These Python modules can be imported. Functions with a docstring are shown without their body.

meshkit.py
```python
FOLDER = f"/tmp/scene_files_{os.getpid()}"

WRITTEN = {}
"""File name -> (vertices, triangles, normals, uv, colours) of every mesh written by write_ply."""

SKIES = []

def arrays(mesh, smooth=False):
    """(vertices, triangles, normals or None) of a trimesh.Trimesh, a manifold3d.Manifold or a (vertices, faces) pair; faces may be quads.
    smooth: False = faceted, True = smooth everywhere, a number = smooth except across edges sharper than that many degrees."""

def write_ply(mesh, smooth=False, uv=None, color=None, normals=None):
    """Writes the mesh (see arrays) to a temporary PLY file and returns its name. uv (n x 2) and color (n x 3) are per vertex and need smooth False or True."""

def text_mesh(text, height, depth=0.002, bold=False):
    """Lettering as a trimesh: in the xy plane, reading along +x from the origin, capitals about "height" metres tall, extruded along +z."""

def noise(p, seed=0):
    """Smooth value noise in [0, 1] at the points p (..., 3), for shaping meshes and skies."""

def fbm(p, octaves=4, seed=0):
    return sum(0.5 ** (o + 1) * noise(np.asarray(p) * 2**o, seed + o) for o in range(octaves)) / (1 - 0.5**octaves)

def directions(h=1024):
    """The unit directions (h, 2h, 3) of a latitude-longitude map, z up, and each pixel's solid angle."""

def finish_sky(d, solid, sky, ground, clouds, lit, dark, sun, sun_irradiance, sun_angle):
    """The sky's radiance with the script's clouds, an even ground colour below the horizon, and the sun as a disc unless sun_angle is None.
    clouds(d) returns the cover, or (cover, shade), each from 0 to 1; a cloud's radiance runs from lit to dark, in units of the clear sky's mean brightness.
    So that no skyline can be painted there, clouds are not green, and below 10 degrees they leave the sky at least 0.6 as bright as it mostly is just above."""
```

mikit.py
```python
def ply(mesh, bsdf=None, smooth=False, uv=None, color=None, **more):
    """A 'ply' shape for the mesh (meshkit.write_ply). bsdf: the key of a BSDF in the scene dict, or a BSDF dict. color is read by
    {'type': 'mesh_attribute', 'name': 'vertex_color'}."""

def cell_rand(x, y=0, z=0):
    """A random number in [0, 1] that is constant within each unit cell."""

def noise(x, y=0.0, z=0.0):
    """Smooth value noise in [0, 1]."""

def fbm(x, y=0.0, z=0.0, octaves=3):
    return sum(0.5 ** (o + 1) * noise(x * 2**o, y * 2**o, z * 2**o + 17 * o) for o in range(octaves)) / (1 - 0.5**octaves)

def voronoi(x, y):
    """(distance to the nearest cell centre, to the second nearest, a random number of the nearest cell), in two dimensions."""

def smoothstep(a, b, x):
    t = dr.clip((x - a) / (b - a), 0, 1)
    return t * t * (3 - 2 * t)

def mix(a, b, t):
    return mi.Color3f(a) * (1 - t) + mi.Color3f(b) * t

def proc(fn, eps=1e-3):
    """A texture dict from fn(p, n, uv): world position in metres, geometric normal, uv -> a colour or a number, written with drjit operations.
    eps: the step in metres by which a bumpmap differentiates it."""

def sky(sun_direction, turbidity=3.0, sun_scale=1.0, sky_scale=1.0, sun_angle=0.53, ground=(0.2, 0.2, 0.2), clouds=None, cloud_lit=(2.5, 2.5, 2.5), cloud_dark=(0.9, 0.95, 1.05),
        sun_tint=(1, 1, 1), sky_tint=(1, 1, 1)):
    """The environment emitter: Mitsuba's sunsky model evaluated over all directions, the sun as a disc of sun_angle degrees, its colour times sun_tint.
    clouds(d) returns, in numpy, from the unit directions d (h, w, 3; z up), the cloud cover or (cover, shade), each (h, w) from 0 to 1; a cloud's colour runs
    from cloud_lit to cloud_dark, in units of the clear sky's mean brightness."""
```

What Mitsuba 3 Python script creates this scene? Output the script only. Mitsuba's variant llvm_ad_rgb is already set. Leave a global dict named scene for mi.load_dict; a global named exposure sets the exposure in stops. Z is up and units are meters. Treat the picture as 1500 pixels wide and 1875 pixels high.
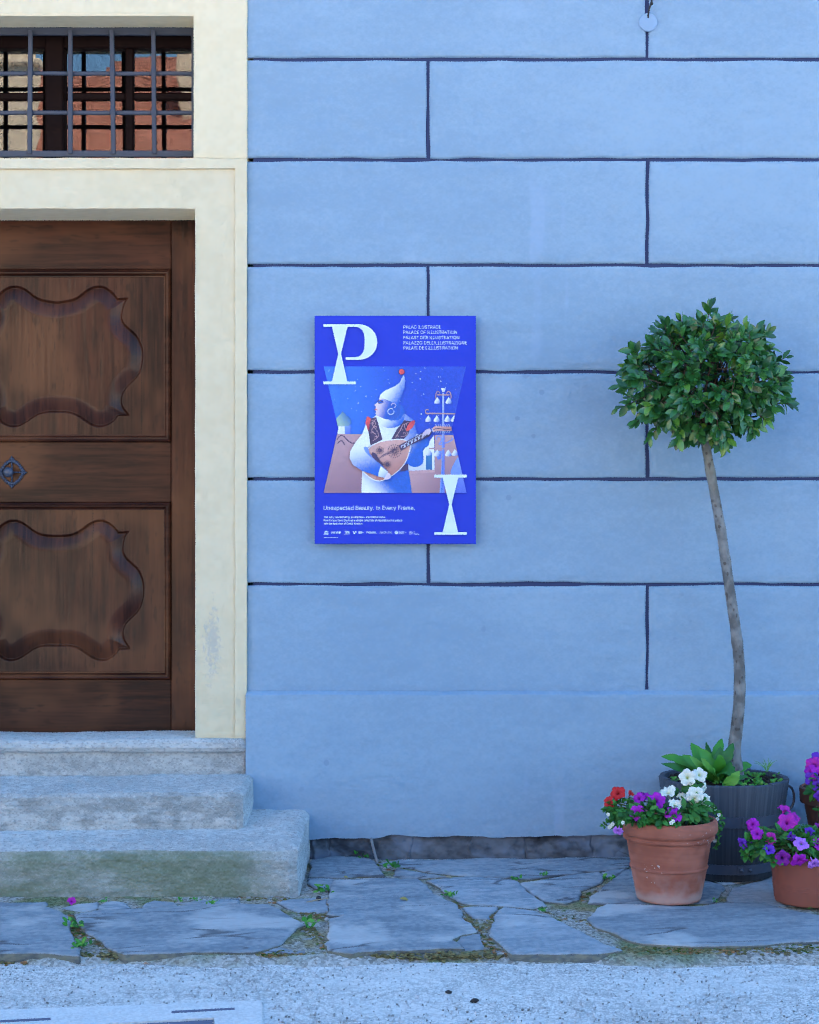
import math
import numpy as np
import trimesh
import mitsuba as mi
import drjit as dr
import mikit
import meshkit
from mikit import proc, fbm, noise, voronoi, cell_rand, smoothstep, mix
from shapely.geometry import Polygon, Point
from scipy.spatial import Delaunay

scene, labels = {"type": "scene"}, {}
T = mi.ScalarTransform4f

# ------------------------------------------------------------------ camera, sky, exposure
DIST, EYE = 6.25, 1.27          # metres from the wall, height of the lens above the paving
scene["camera"] = {
    "type": "perspective", "fov": 2 * math.degrees(math.atan(1.5 / DIST)), "fov_axis": "x",
    "near_clip": 0.1, "far_clip": 2000.0,
    "to_world": T().look_at(origin=[0, -DIST, EYE], target=[0, 0, EYE], up=[0, 0, 1]),
}
scene["sky"] = mikit.sky([0.42, 0.66, 0.80], turbidity=3, sky_tint=(0.86, 1.10, 1.16), ground=(0.2, 0.2, 0.2))
exposure = 3.90

# ------------------------------------------------------------------ places
def P(px, py, d=0.0):
    """A point d metres in front of the wall, measured on the photograph (1500 x 1875)."""
    k = 0.002 * (DIST - d) / DIST
    return np.array([(px - 750) * k, -d, EYE - (py - 937.5) * k])

def G(px, py, z=0.0):
    """A point on the ground at height z."""
    depth = (EYE - z) * 3125.0 / (py - 937.5)
    return np.array([(px - 750) / 3125.0 * depth, depth - DIST, z])

def X(px):
    return (px - 750) * 0.002

def Z(py):
    return EYE - (py - 937.5) * 0.002

# ------------------------------------------------------------------ scene dict helpers
def numbered(name):
    if name not in labels and name not in scene:
        return name
    i = 1
    while f"{name}_{i:03d}" in labels or f"{name}_{i:03d}" in scene:
        i += 1
    return f"{name}_{i:03d}"

def thing(name, label, category, group=None):
    key = numbered(name)
    labels[key] = {"label": label, "category": category}
    if group:
        labels[key]["group"] = group
    return key

_count = {}
def part(parent, name, shape, label=None, kind=None):
    base = f"{parent}__{name}"
    n = _count.get(base, 0)
    _count[base] = n + 1
    key = base if n == 0 else f"{base}_{n:03d}"
    if shape is not None:
        scene[key] = shape
    if label:
        labels[key] = {"label": label}
    if kind:
        labels.setdefault(key, {})["kind"] = kind
    return key

def piece(key, shapes):
    """Several meshes that are one part."""
    for i, s in enumerate(shapes):
        scene[f"{key}__{i + 1:03d}"] = s

def ply(mesh, bsdf, smooth=False, **kw):
    return mikit.ply(mesh, bsdf, smooth, **kw)

def placed(shape, m):
    return {**shape, "to_world": T(np.asarray(m, float))}

# ------------------------------------------------------------------ mesh helpers
rng = np.random.default_rng(11)

def cbox(x0, x1, y0, y1, z0, z1, ch=0.004):
    pts = []
    for sx, x in ((1, x0), (-1, x1)):
        for sy, y in ((1, y0), (-1, y1)):
            for sz, z in ((1, z0), (-1, z1)):
                pts += [(x, y + sy * ch, z + sz * ch), (x + sx * ch, y, z + sz * ch), (x + sx * ch, y + sy * ch, z)]
    return trimesh.Trimesh(pts, process=False).convex_hull

def box(x0, x1, y0, y1, z0, z1):
    m = trimesh.creation.box((x1 - x0, y1 - y0, z1 - z0))
    m.apply_translation(((x0 + x1) / 2, (y0 + y1) / 2, (z0 + z1) / 2))
    return m

def wobble(v, amp, freq, seed=0, octaves=2):
    d = np.stack([meshkit.fbm(v * freq + 31.7 * (k + 1), octaves, seed + k) for k in range(3)], -1) - 0.5
    return v + d * 2 * amp

def rough(mesh, size, amp, freq, seed=0, octaves=2):
    v, f = trimesh.remesh.subdivide_to_size(mesh.vertices, mesh.faces, size, max_iter=14)
    m = trimesh.Trimesh(v, f, process=True)
    m.merge_vertices()
    m.vertices = wobble(m.vertices, amp, freq, seed, octaves)
    return m

def grid(xs, zs, fy, flip=False):
    """A sheet of quads over the coordinate lists; fy(X, Z) -> (x, y, z)."""
    A, B = np.meshgrid(xs, zs, indexing="ij")
    v = np.stack(fy(A, B), -1).reshape(-1, 3)
    n, m = len(xs), len(zs)
    i = (np.arange(n - 1)[:, None] * m + np.arange(m - 1)[None]).ravel()
    q = np.stack([i, i + m, i + m + 1, i + 1], -1)
    if flip:
        q = q[:, ::-1]
    return trimesh.Trimesh(v, np.vstack([q[:, [0, 1, 2]], q[:, [0, 2, 3]]]), process=False)

def tube(path, radii, n=10, cap=True, bumps=0.0, seed=0):
    path = np.asarray(path, float)
    radii = np.broadcast_to(np.asarray(radii, float), (len(path),))
    t = np.gradient(path, axis=0)
    t /= np.linalg.norm(t, axis=1, keepdims=True)
    ref = np.array([0.0, 1, 0]) if abs(t[0] @ np.array([0, 1, 0])) < 0.8 else np.array([1.0, 0, 0])
    v = []
    for p, r, d in zip(path, radii, t):
        a = np.cross(d, ref); a /= np.linalg.norm(a)
        b = np.cross(d, a)
        th = np.arange(n) / n * 2 * np.pi
        v.append(p + r * (np.cos(th)[:, None] * a + np.sin(th)[:, None] * b))
    v = np.array(v)
    f = []
    for i in range(len(path) - 1):
        for j in range(n):
            a, b = i * n + j, i * n + (j + 1) % n
            f += [(a, a + n, b + n), (a, b + n, b)]
    v = v.reshape(-1, 3)
    if cap:
        c0, c1 = len(v), len(v) + 1
        v = np.vstack([v, path[0], path[-1]])
        L = (len(path) - 1) * n
        for j in range(n):
            f += [(c0, j, (j + 1) % n), (c1, L + (j + 1) % n, L + j)]
    m = trimesh.Trimesh(v, f, process=False)
    if bumps:
        m.vertices = wobble(m.vertices, bumps, 60, seed)
    return m

def lathe(profile, n=64, centre=(0, 0, 0)):
    m = trimesh.creation.revolve(np.asarray(profile, float), sections=n)
    m.apply_translation(centre)
    return m

def spline(pts, n):
    from scipy.interpolate import CubicSpline
    pts = np.asarray(pts, float)
    s = np.r_[0, np.cumsum(np.linalg.norm(np.diff(pts, axis=0), axis=1))]
    return CubicSpline(s, pts)(np.linspace(0, s[-1], n))

def frame_matrix(origin, y, up):
    """Matrix whose local +y points along y and local +z as near as may be along up."""
    y = np.asarray(y, float); y = y / np.linalg.norm(y)
    x = np.cross(y, up)
    if np.linalg.norm(x) < 1e-6:
        x = np.cross(y, [0.3, 0.8, 0.1])
    x /= np.linalg.norm(x)
    z = np.cross(x, y)
    m = np.eye(4)
    m[:3, 0], m[:3, 1], m[:3, 2], m[:3, 3] = x, y, z, origin
    return m

# ------------------------------------------------------------------ materials
def rgb(*c):
    return {"type": "rgb", "value": list(map(float, c))}

def principled(color, rough_=0.8, spec=0.3, bump=None, bump_scale=0.001, eps=1e-3, two=True, **kw):
    b = {"type": "principled", "base_color": color if isinstance(color, dict) else rgb(*color), "roughness": float(rough_), "specular": float(spec), **kw}
    if bump is not None:
        b = {"type": "bumpmap", "height": proc(bump, eps), "scale": float(bump_scale), "bsdf": b}
    return {"type": "twosided", "inner": b} if two else b

C3 = mi.Color3f

def f_blue(p, n, uv):
    a = fbm(p.x * 1.1 + 3, p.z * 1.6, 0.5, 3)
    b = fbm(p.x * 6, p.z * 17, 4.5, 3)
    c = fbm(p.x * 70, p.z * 90, 1.5, 3)
    t = 0.40 * a + 0.25 * b + 0.35 * c
    col = mix(C3(0.212, 0.316, 0.438), C3(0.264, 0.376, 0.498), smoothstep(0.3, 0.7, t))
    scuff = smoothstep(0.70, 0.80, fbm(p.x * 2.3 + 9, p.z * 2.9, 7.5, 4))
    col = mix(col, C3(0.34, 0.45, 0.60), 0.30 * scuff)
    pit = smoothstep(0.76, 0.84, noise(p.x * 33, p.z * 31, 3.5)) * smoothstep(0.6, 0.75, noise(p.x * 3, p.z * 3, 8.5))
    streak = smoothstep(0.58, 0.72, fbm(p.x * 13, p.z * 1.7, 6.5, 3)) * smoothstep(0.5, 0.65, noise(p.x * 2.1, p.z * 2.6, 5.5))
    col = mix(col, C3(0.30, 0.405, 0.585), 0.35 * streak)
    return mix(col, C3(0.15, 0.22, 0.36), 0.5 * pit)

def h_plaster(p, n, uv):
    return 1.6 * fbm(p.x * 16, p.z * 24, p.y * 20, 3) + 0.75 * fbm(p.x * 110, p.z * 120, p.y * 100, 2) + 0.15 * smoothstep(0.55, 0.75, noise(p.x * 20, p.z * 55, 2.5))

def f_cream(p, n, uv):
    a = fbm(p.x * 3, p.z * 3, 0.5, 4)
    b = fbm(p.x * 40, p.z * 40, p.y * 40, 2)
    col = mix(C3(0.672, 0.572, 0.388), C3(0.712, 0.612, 0.428), smoothstep(0.3, 0.7, 0.4 * a + 0.6 * b))
    # scuffed grey patch where bags and bicycles rub the jamb
    u, v = (p.x + 0.722) / 0.036, (p.z - 0.79) / 0.16
    near = dr.exp(-(u * u + v * v))
    s = smoothstep(0.45, 0.95, near * 0.8 + 1.5 * (fbm(p.x * 110, p.z * 80, 3.5, 4) - 0.42))
    col = mix(col, C3(0.34, 0.36, 0.39), 0.42 * s * smoothstep(0.0, 0.3, near))
    d = smoothstep(0.66, 0.74, noise(p.x * 95, p.z * 40, 2.5)) * smoothstep(0.68, 0.55, p.z) * smoothstep(-0.66, -0.625, p.x) * smoothstep(0.52, 0.62, p.z)
    return mix(col, C3(0.33, 0.35, 0.33), 0.5 * d)

def h_cream(p, n, uv):
    return 0.25 * fbm(p.x * 14, p.z * 14, p.y * 14, 3) + 0.1 * fbm(p.x * 120, p.z * 120, p.y * 120, 2)

def h_render(p, n, uv):
    return 1.0 * fbm(p.x * 150, p.z * 150, p.y * 150, 2) + 0.35 * fbm(p.x * 15, p.z * 15, p.y * 15, 2)

def wood_color(a, b, c):
    """a runs along the grain, b across."""
    g = fbm(a * 5, b * 85, c, 4)
    w = fbm(a * 1.3 + 5, b * 9 + 2 * fbm(a * 1.5, b * 3, 3.5, 2), c + 2, 3)
    t = smoothstep(0.28, 0.72, 0.5 * g + 0.5 * w)
    col = mix(C3(0.014, 0.0042, 0.0028), C3(0.080, 0.0235, 0.0115), t)
    blotch = smoothstep(0.45, 0.75, fbm(a * 3.1, b * 4.2, c + 8, 3))
    col = mix(col, C3(0.150, 0.056, 0.024), 0.6 * blotch)
    dark = smoothstep(0.55, 0.75, fbm(a * 16, b * 60, c + 4, 3))
    return mix(col, C3(0.014, 0.007, 0.006), 0.5 * dark)

def f_wood_v(p, n, uv):
    # hairline splits where the boards of the two panels have shrunk
    w = 0.0012 * (noise(p.z * 9, 3.5, 1.5) - 0.5)
    split = smoothstep(0.0016, 0.0004, dr.minimum(dr.abs(p.x + 1.0207 + w) + 9 * dr.select(p.z > 1.5, 0.0, 1.0), dr.abs(p.x + 1.2056 + w) + 9 * dr.select((p.z < 1.3) & (p.z > 1.02), 0.0, 1.0)))
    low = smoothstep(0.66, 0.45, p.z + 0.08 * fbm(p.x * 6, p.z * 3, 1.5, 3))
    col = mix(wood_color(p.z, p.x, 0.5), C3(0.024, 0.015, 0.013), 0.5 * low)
    return mix(col, C3(0.008, 0.005, 0.005), 0.8 * split)

def f_wood_h(p, n, uv):
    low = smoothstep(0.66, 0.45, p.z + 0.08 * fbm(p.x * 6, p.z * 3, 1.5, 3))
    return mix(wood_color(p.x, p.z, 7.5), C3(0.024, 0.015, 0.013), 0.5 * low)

def h_wood(p, n, uv):
    return fbm(p.x * 90, p.z * 6, p.y * 90, 2)

def f_granite(p, n, uv):
    a = fbm(p.x * 3.5, p.y * 3.5, p.z * 7, 4)
    s = fbm(p.x * 260, p.y * 260, p.z * 260, 2)
    s2 = fbm(p.x * 150, p.y * 150, p.z * 150 + 9, 2)
    col = mix(C3(0.35, 0.365, 0.37), C3(0.48, 0.495, 0.495), smoothstep(0.35, 0.65, 0.5 * a + 0.5 * fbm(p.x * 60, p.y * 60, p.z * 60, 3)))
    col = mix(col, C3(0.70, 0.69, 0.66), 0.5 * smoothstep(0.62, 0.8, s))
    col = mix(col, C3(0.13, 0.135, 0.15), 0.35 * smoothstep(0.56, 0.72, s2))
    # grime and algae on the faces of the steps
    front = smoothstep(-0.45, -0.85, n.y)
    grime = smoothstep(0.46, 0.60, fbm(p.x * 13, p.z * 20, 3.5, 5)) * (0.6 + 0.8 * noise(p.x * 190, p.y * 190, p.z * 190))
    col = mix(col, C3(0.14, 0.15, 0.15), 0.38 * grime * front * smoothstep(0.42, 0.30, p.z))
    alg = smoothstep(0.10, 0.50, fbm(p.x * 2.2, p.z * 7, 6.5, 5)) * (0.75 + 0.5 * noise(p.x * 160, p.y * 160, p.z * 160)) * smoothstep(0.17, 0.13, p.z) * smoothstep(-0.36, -0.62, p.x) * front
    streak = fbm(p.x * 26, p.z * 60, 1.5, 4)
    return mix(col, mix(C3(0.105, 0.140, 0.078), C3(0.175, 0.205, 0.125), streak), 0.78 * alg)

def h_granite(p, n, uv):
    return 1.5 * fbm(p.x * 28, p.y * 28, p.z * 28, 3) + 1.1 * fbm(p.x * 140, p.y * 140, p.z * 140, 2)

def f_slate(p, n, uv):
    r = cell_rand(dr.floor(uv.x), 3, 1)
    q = p.x * 0.85 + p.y * 0.3 + 6 * r
    s = p.y * 0.95 - p.x * 0.25
    a = fbm(q * 5, s * 16, r * 9, 4)
    b = fbm(q * 26, s * 70, r, 3)
    col = mix(C3(0.165, 0.205, 0.248), C3(0.295, 0.330, 0.370), smoothstep(0.30, 0.70, 0.35 * a + 0.30 * b + 0.35 * fbm(p.x * 75, p.y * 60, r * 3, 3)))
    col = col * (0.86 + 0.28 * r)
    pale = smoothstep(0.56, 0.72, fbm(p.x * 5 + 3, p.y * 5, 2.5 + r * 5, 5))
    col = mix(col, C3(0.52, 0.525, 0.53), 0.55 * pale)
    crack = smoothstep(0.030, 0.0, dr.abs(fbm(q * 3.2, s * 9, 5.5 + r * 7, 3) - 0.5)) * smoothstep(0.5, 0.66, noise(p.x * 5, p.y * 7, r * 5))
    col = mix(col, C3(0.05, 0.055, 0.07), 0.75 * crack)
    side = smoothstep(0.75, 0.35, n.z)                       # earth and moss cling to the broken edges
    dirt = mix(C3(0.055, 0.055, 0.05), C3(0.16, 0.145, 0.085), smoothstep(0.3, 0.7, fbm(p.x * 38 + p.y * 38, p.z * 90, 2.5, 4)))
    return mix(col, dirt, 0.8 * side)

def h_slate(p, n, uv):
    r = cell_rand(dr.floor(uv.x), 3, 1)
    q = p.x * 0.85 + p.y * 0.3 + 6 * r
    s = p.y * 0.95 - p.x * 0.25
    layer = fbm(q * 7, s * 20, r * 9, 4)
    steps = dr.floor(layer * 9) + smoothstep(0.35, 0.65, layer * 9 - dr.floor(layer * 9))
    return 0.22 * steps + 1.2 * fbm(p.x * 75, p.y * 75, p.z * 75, 4)

def f_road(p, n, uv):
    f1, f2, r = voronoi(p.x * 165, p.y * 165)
    g1, g2, r2 = voronoi(p.x * 48 + 5, p.y * 48)
    a = fbm(p.x * 1.7, p.y * 2.6, 0.5, 4)
    dust = smoothstep(0.42, 0.66, fbm(p.x * 2.4 + 7, p.y * 4.5, 3.5, 4))
    col = mix(C3(0.37, 0.38, 0.38), C3(0.69, 0.69, 0.68), smoothstep(0.1, 0.9, 0.65 * r + 0.35 * r2))
    col = col * (0.72 + 0.5 * a)
    col = mix(col, C3(0.10, 0.11, 0.13), 0.35 * smoothstep(0.45, 0.75, f1) * (1 - dust))
    return mix(col, C3(0.62, 0.625, 0.62), 0.5 * dust)

def h_road(p, n, uv):
    f1, f2, r = voronoi(p.x * 120, p.y * 120)
    return (f2 - f1) * 0.8 + 0.5 * r + fbm(p.x * 20, p.y * 20, 0.5, 3)

def f_bed(p, n, uv):
    f1, f2, r = voronoi(p.x * 130, p.y * 130)
    a = fbm(p.x * 6, p.y * 6, 0.5, 4)
    b = fbm(p.x * 14 + 3, p.y * 14, 2.5, 3)
    col = mix(C3(0.14, 0.135, 0.12), C3(0.42, 0.41, 0.39), r)
    moss = smoothstep(0.40, 0.60, a)
    mosscol = mix(C3(0.19, 0.155, 0.065), C3(0.10, 0.135, 0.045), smoothstep(0.4, 0.6, b))
    col = mix(col, mosscol * (0.6 + 0.8 * r), 0.8 * moss)
    road = smoothstep(-1.31, -1.42, p.y + 0.14 * (fbm(p.x * 9, p.y * 9, 6.5, 4) - 0.5))      # grit washed in from the road
    return mix(col, mix(C3(0.30, 0.30, 0.30), C3(0.60, 0.60, 0.60), r), 0.75 * road)

def h_bed(p, n, uv):
    f1, f2, r = voronoi(p.x * 130, p.y * 130)
    return r + 2 * fbm(p.x * 40, p.y * 40, 0.5, 3)

def f_base(p, n, uv):
    a = fbm(p.x * 6, p.z * 14, 0.5, 4)
    b = fbm(p.x * 28, p.z * 38, 4.5, 3)
    col = mix(C3(0.040, 0.047, 0.062), C3(0.150, 0.175, 0.215), smoothstep(0.3, 0.68, 0.6 * a + 0.4 * b))
    wash = smoothstep(0.50, 0.62, fbm(p.x * 5 + 2, p.z * 9, 8.5, 4))
    col = mix(col, C3(0.22, 0.275, 0.38), 0.55 * wash)
    f1, f2, r = voronoi(p.x * 7 + 0.8 * fbm(p.x * 9, p.z * 9, 1.5, 3), p.z * 16 + 0.8 * fbm(p.x * 9, p.z * 9, 4.5, 3))
    return mix(col, C3(0.015, 0.017, 0.022), 0.8 * smoothstep(0.09, 0.02, f2 - f1) * smoothstep(0.45, 0.6, noise(p.x * 6, p.z * 8, 3.5)))

def f_tub(p, n, uv):
    ang = dr.atan2(p.y + 0.24, p.x - 1.106)
    r = cell_rand(dr.floor(ang * 20 / (2 * math.pi)), 2, 5)
    g = fbm(ang * 26, p.z * 3.5, r * 7, 3)
    w = fbm(ang * 90, p.z * 9, r * 3, 2)
    col = mix(C3(0.030, 0.038, 0.054), C3(0.060, 0.071, 0.091), smoothstep(0.2, 0.8, 0.65 * g + 0.35 * w))
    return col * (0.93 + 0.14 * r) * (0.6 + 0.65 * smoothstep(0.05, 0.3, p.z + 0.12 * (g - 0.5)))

def h_tub(p, n, uv):
    ang = dr.atan2(p.y + 0.24, p.x - 1.106)
    return fbm(ang * 80, p.z * 5, 0.5, 3)

def f_terra(p, n, uv):
    a = fbm(p.x * 14, p.y * 14, p.z * 14, 4)
    b = fbm(p.x * 5, p.y * 5, p.z * 60, 3)
    col = mix(C3(0.28, 0.087, 0.057), C3(0.40, 0.140, 0.094), smoothstep(0.3, 0.7, 0.65 * a + 0.35 * b))
    lime = smoothstep(0.055, 0.022, p.z + 0.025 * (fbm(p.x * 30, p.y * 30, p.z * 30, 3) - 0.5)) * smoothstep(0.004, 0.02, p.z)
    bloom = smoothstep(0.14, 0.03, p.z) * smoothstep(0.35, 0.7, fbm(p.x * 22, p.y * 22, p.z * 18, 4))
    col = mix(col, C3(0.50, 0.36, 0.33), 0.6 * lime + 0.4 * bloom * (1 - lime))
    spot = smoothstep(0.82, 0.88, noise(p.x * 140, p.y * 140, p.z * 140)) * smoothstep(0.60, 0.75, noise(p.x * 9, p.y * 9, p.z * 9 + 4))
    return mix(col, C3(0.62, 0.57, 0.53), 0.7 * spot)

def f_bark(p, n, uv):
    a = fbm(p.x * 40, p.y * 40, p.z * 26, 4)
    b = noise(p.x * 90, p.y * 90, p.z * 55)
    col = mix(C3(0.115, 0.113, 0.112), C3(0.225, 0.222, 0.220), smoothstep(0.3, 0.7, a))
    col = mix(col, C3(0.24, 0.22, 0.15), 0.4 * smoothstep(1.25, 1.45, p.z))
    return mix(col, C3(0.06, 0.05, 0.045), 0.7 * smoothstep(0.72, 0.84, b))

def h_bark(p, n, uv):
    return fbm(p.x * 60, p.y * 60, p.z * 35, 4) + 0.6 * smoothstep(0.7, 0.85, noise(p.x * 90, p.y * 90, p.z * 55))

def f_soil(p, n, uv):
    f1, f2, r = voronoi(p.x * 150, p.y * 150)
    return mix(C3(0.012, 0.010, 0.009), C3(0.075, 0.06, 0.05), r * r)

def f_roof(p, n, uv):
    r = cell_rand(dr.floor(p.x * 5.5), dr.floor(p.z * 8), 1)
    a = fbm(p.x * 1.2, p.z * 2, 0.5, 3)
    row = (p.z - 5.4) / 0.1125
    lap_shade = smoothstep(0.35, 0.1, row - dr.floor(row) + 0.3 * (a - 0.5))        # gap shade under each tile row, painted into the colour
    return mix(C3(0.36, 0.165, 0.135), C3(0.52, 0.275, 0.235), 0.5 * r + 0.5 * a) * (1 - 0.6 * lap_shade)

def f_far_wall(p, n, uv):
    a = fbm(p.x * 1.5, p.z * 1.5, 0.5, 4)
    return mix(C3(0.50, 0.44, 0.36), C3(0.66, 0.60, 0.50), a)

# the printed picture: uv.x is the tone along each printed shape, uv.y the ink set
INKS = [((0.74, 0.78, 0.82), (0.020, 0.12, 0.54)),       # 0 white cloth to blue shade
        ((0.50, 0.31, 0.34), (0.27, 0.15, 0.21)),       # 1 pink wall
        ((0.035, 0.17, 0.66), (0.020, 0.075, 0.52)),      # 2 night sky
        ((0.075, 0.055, 0.13), (0.04, 0.03, 0.09)),      # 3 dark cloth
        ((0.60, 0.36, 0.34), (0.44, 0.20, 0.19)),        # 4 lute wood
        ((0.34, 0.50, 0.42), (0.05, 0.17, 0.42)),        # 5 green dome
        ((0.72, 0.10, 0.11), (0.50, 0.06, 0.10)),        # 6 red
        ((0.70, 0.58, 0.64), (0.028, 0.11, 0.48)),        # 7 skin to blue shade
        ((0.18, 0.30, 0.75), (0.09, 0.15, 0.62)),        # 8 flat mid blue
        ((0.60, 0.70, 0.80), (0.60, 0.70, 0.80)),        # 9 paper white
        ((0.04, 0.20, 0.42), (0.03, 0.13, 0.36))]        # 10 teal
def f_print(p, n, uv):
    grain = 0.55 * (noise(p.x * 700, p.z * 700, 1.5) - 0.5) + 0.45 * (noise(p.x * 330, p.z * 330, 4.5) - 0.5) + 0.5 * (noise(p.x * 170, p.z * 170, 7.5) - 0.5)
    t = smoothstep(0.0, 1.0, dr.clip(uv.x + 0.45 * grain, 0, 1))
    k = mi.Int32(dr.floor(uv.y + 0.5))
    col = C3(0)
    for i, (a, b) in enumerate(INKS):
        col = dr.select(k == i, mix(C3(*a), C3(*b), t), col)
    return col * (1 + 0.45 * grain)

M = scene
M["blue_plaster"] = principled(proc(f_blue), 0.88, 0.25, h_plaster, 0.0045)
M["joint_paint"] = principled((0.030, 0.045, 0.115), 0.7, 0.25)
M["cream_plaster"] = principled(proc(f_cream), 0.9, 0.2, h_cream, 0.002)
M["cream_render"] = principled(proc(f_cream), 0.92, 0.2, h_render, 0.0065)
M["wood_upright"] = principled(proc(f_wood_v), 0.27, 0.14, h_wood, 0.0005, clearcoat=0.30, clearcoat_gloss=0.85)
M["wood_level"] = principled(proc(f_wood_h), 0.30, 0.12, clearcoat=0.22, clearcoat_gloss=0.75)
M["window_wood"] = principled((0.013, 0.0055, 0.005), 0.6, 0.08)
M["grille_iron"] = principled((0.042, 0.052, 0.078), 0.5, 0.4)
M["knob_iron"] = principled((0.045, 0.060, 0.100), 0.45, 0.6, metallic=0.3)
M["dark_room"] = principled((0.006, 0.006, 0.007), 0.9, 0.0)
M["window_glass"] = {"type": "thindielectric", "int_ior": 1.62}
M["granite"] = principled(proc(f_granite), 0.85, 0.3, h_granite, 0.006)
M["slate"] = principled(proc(f_slate), 0.72, 0.4, h_slate, 0.008)
M["road_grit"] = principled(proc(f_road), 0.9, 0.25, h_road, 0.003)
M["bed_soil"] = principled(proc(f_bed), 0.95, 0.15, h_bed, 0.004)
M["base_stone"] = principled(proc(f_base), 0.85, 0.25, h_granite, 0.005)
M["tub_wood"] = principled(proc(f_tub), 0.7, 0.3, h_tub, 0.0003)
M["hoop_iron"] = principled((0.075, 0.090, 0.130), 0.42, 0.5, metallic=0.3)
M["terracotta"] = principled(proc(f_terra), 0.8, 0.3)
M["plastic_pot"] = principled((0.25, 0.075, 0.052), 0.6, 0.3)
M["brown_pot"] = principled((0.075, 0.038, 0.030), 0.55, 0.4)
M["bark"] = principled(proc(f_bark), 0.9, 0.2, h_bark, 0.003)
M["potting_soil"] = principled(proc(f_soil), 0.95, 0.1)
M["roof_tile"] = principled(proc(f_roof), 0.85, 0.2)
M["far_plaster"] = principled(proc(f_far_wall), 0.9, 0.2)
M["far_shaded_wall"] = principled((0.13, 0.115, 0.095), 0.9, 0.2)  # dark colour stands in for shaded walls opposite, dimming the door reflection
M["poster_blue"] = principled((0.013, 0.040, 0.50), 0.5, 0.25)
M["poster_print"] = principled(proc(f_print), 0.5, 0.35)
M["poster_white"] = principled((0.62, 0.74, 0.80), 0.5, 0.3)
M["poster_edge"] = principled((0.05, 0.07, 0.28), 0.5, 0.3)
M["black_rubber"] = principled((0.012, 0.012, 0.015), 0.5, 0.4)
M["cap_plastic"] = principled((0.235, 0.345, 0.49), 0.6, 0.3)
M["pale_pipe"] = principled((0.20, 0.21, 0.225), 0.7, 0.3)
def f_concrete(p, n, uv):
    a = fbm(p.x * 3, p.y * 5, 0.5, 4)
    f1, f2, r = voronoi(p.x * 150, p.y * 150)
    return mix(C3(0.42, 0.43, 0.44), C3(0.68, 0.69, 0.69), 0.6 * a + 0.4 * r)
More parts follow.
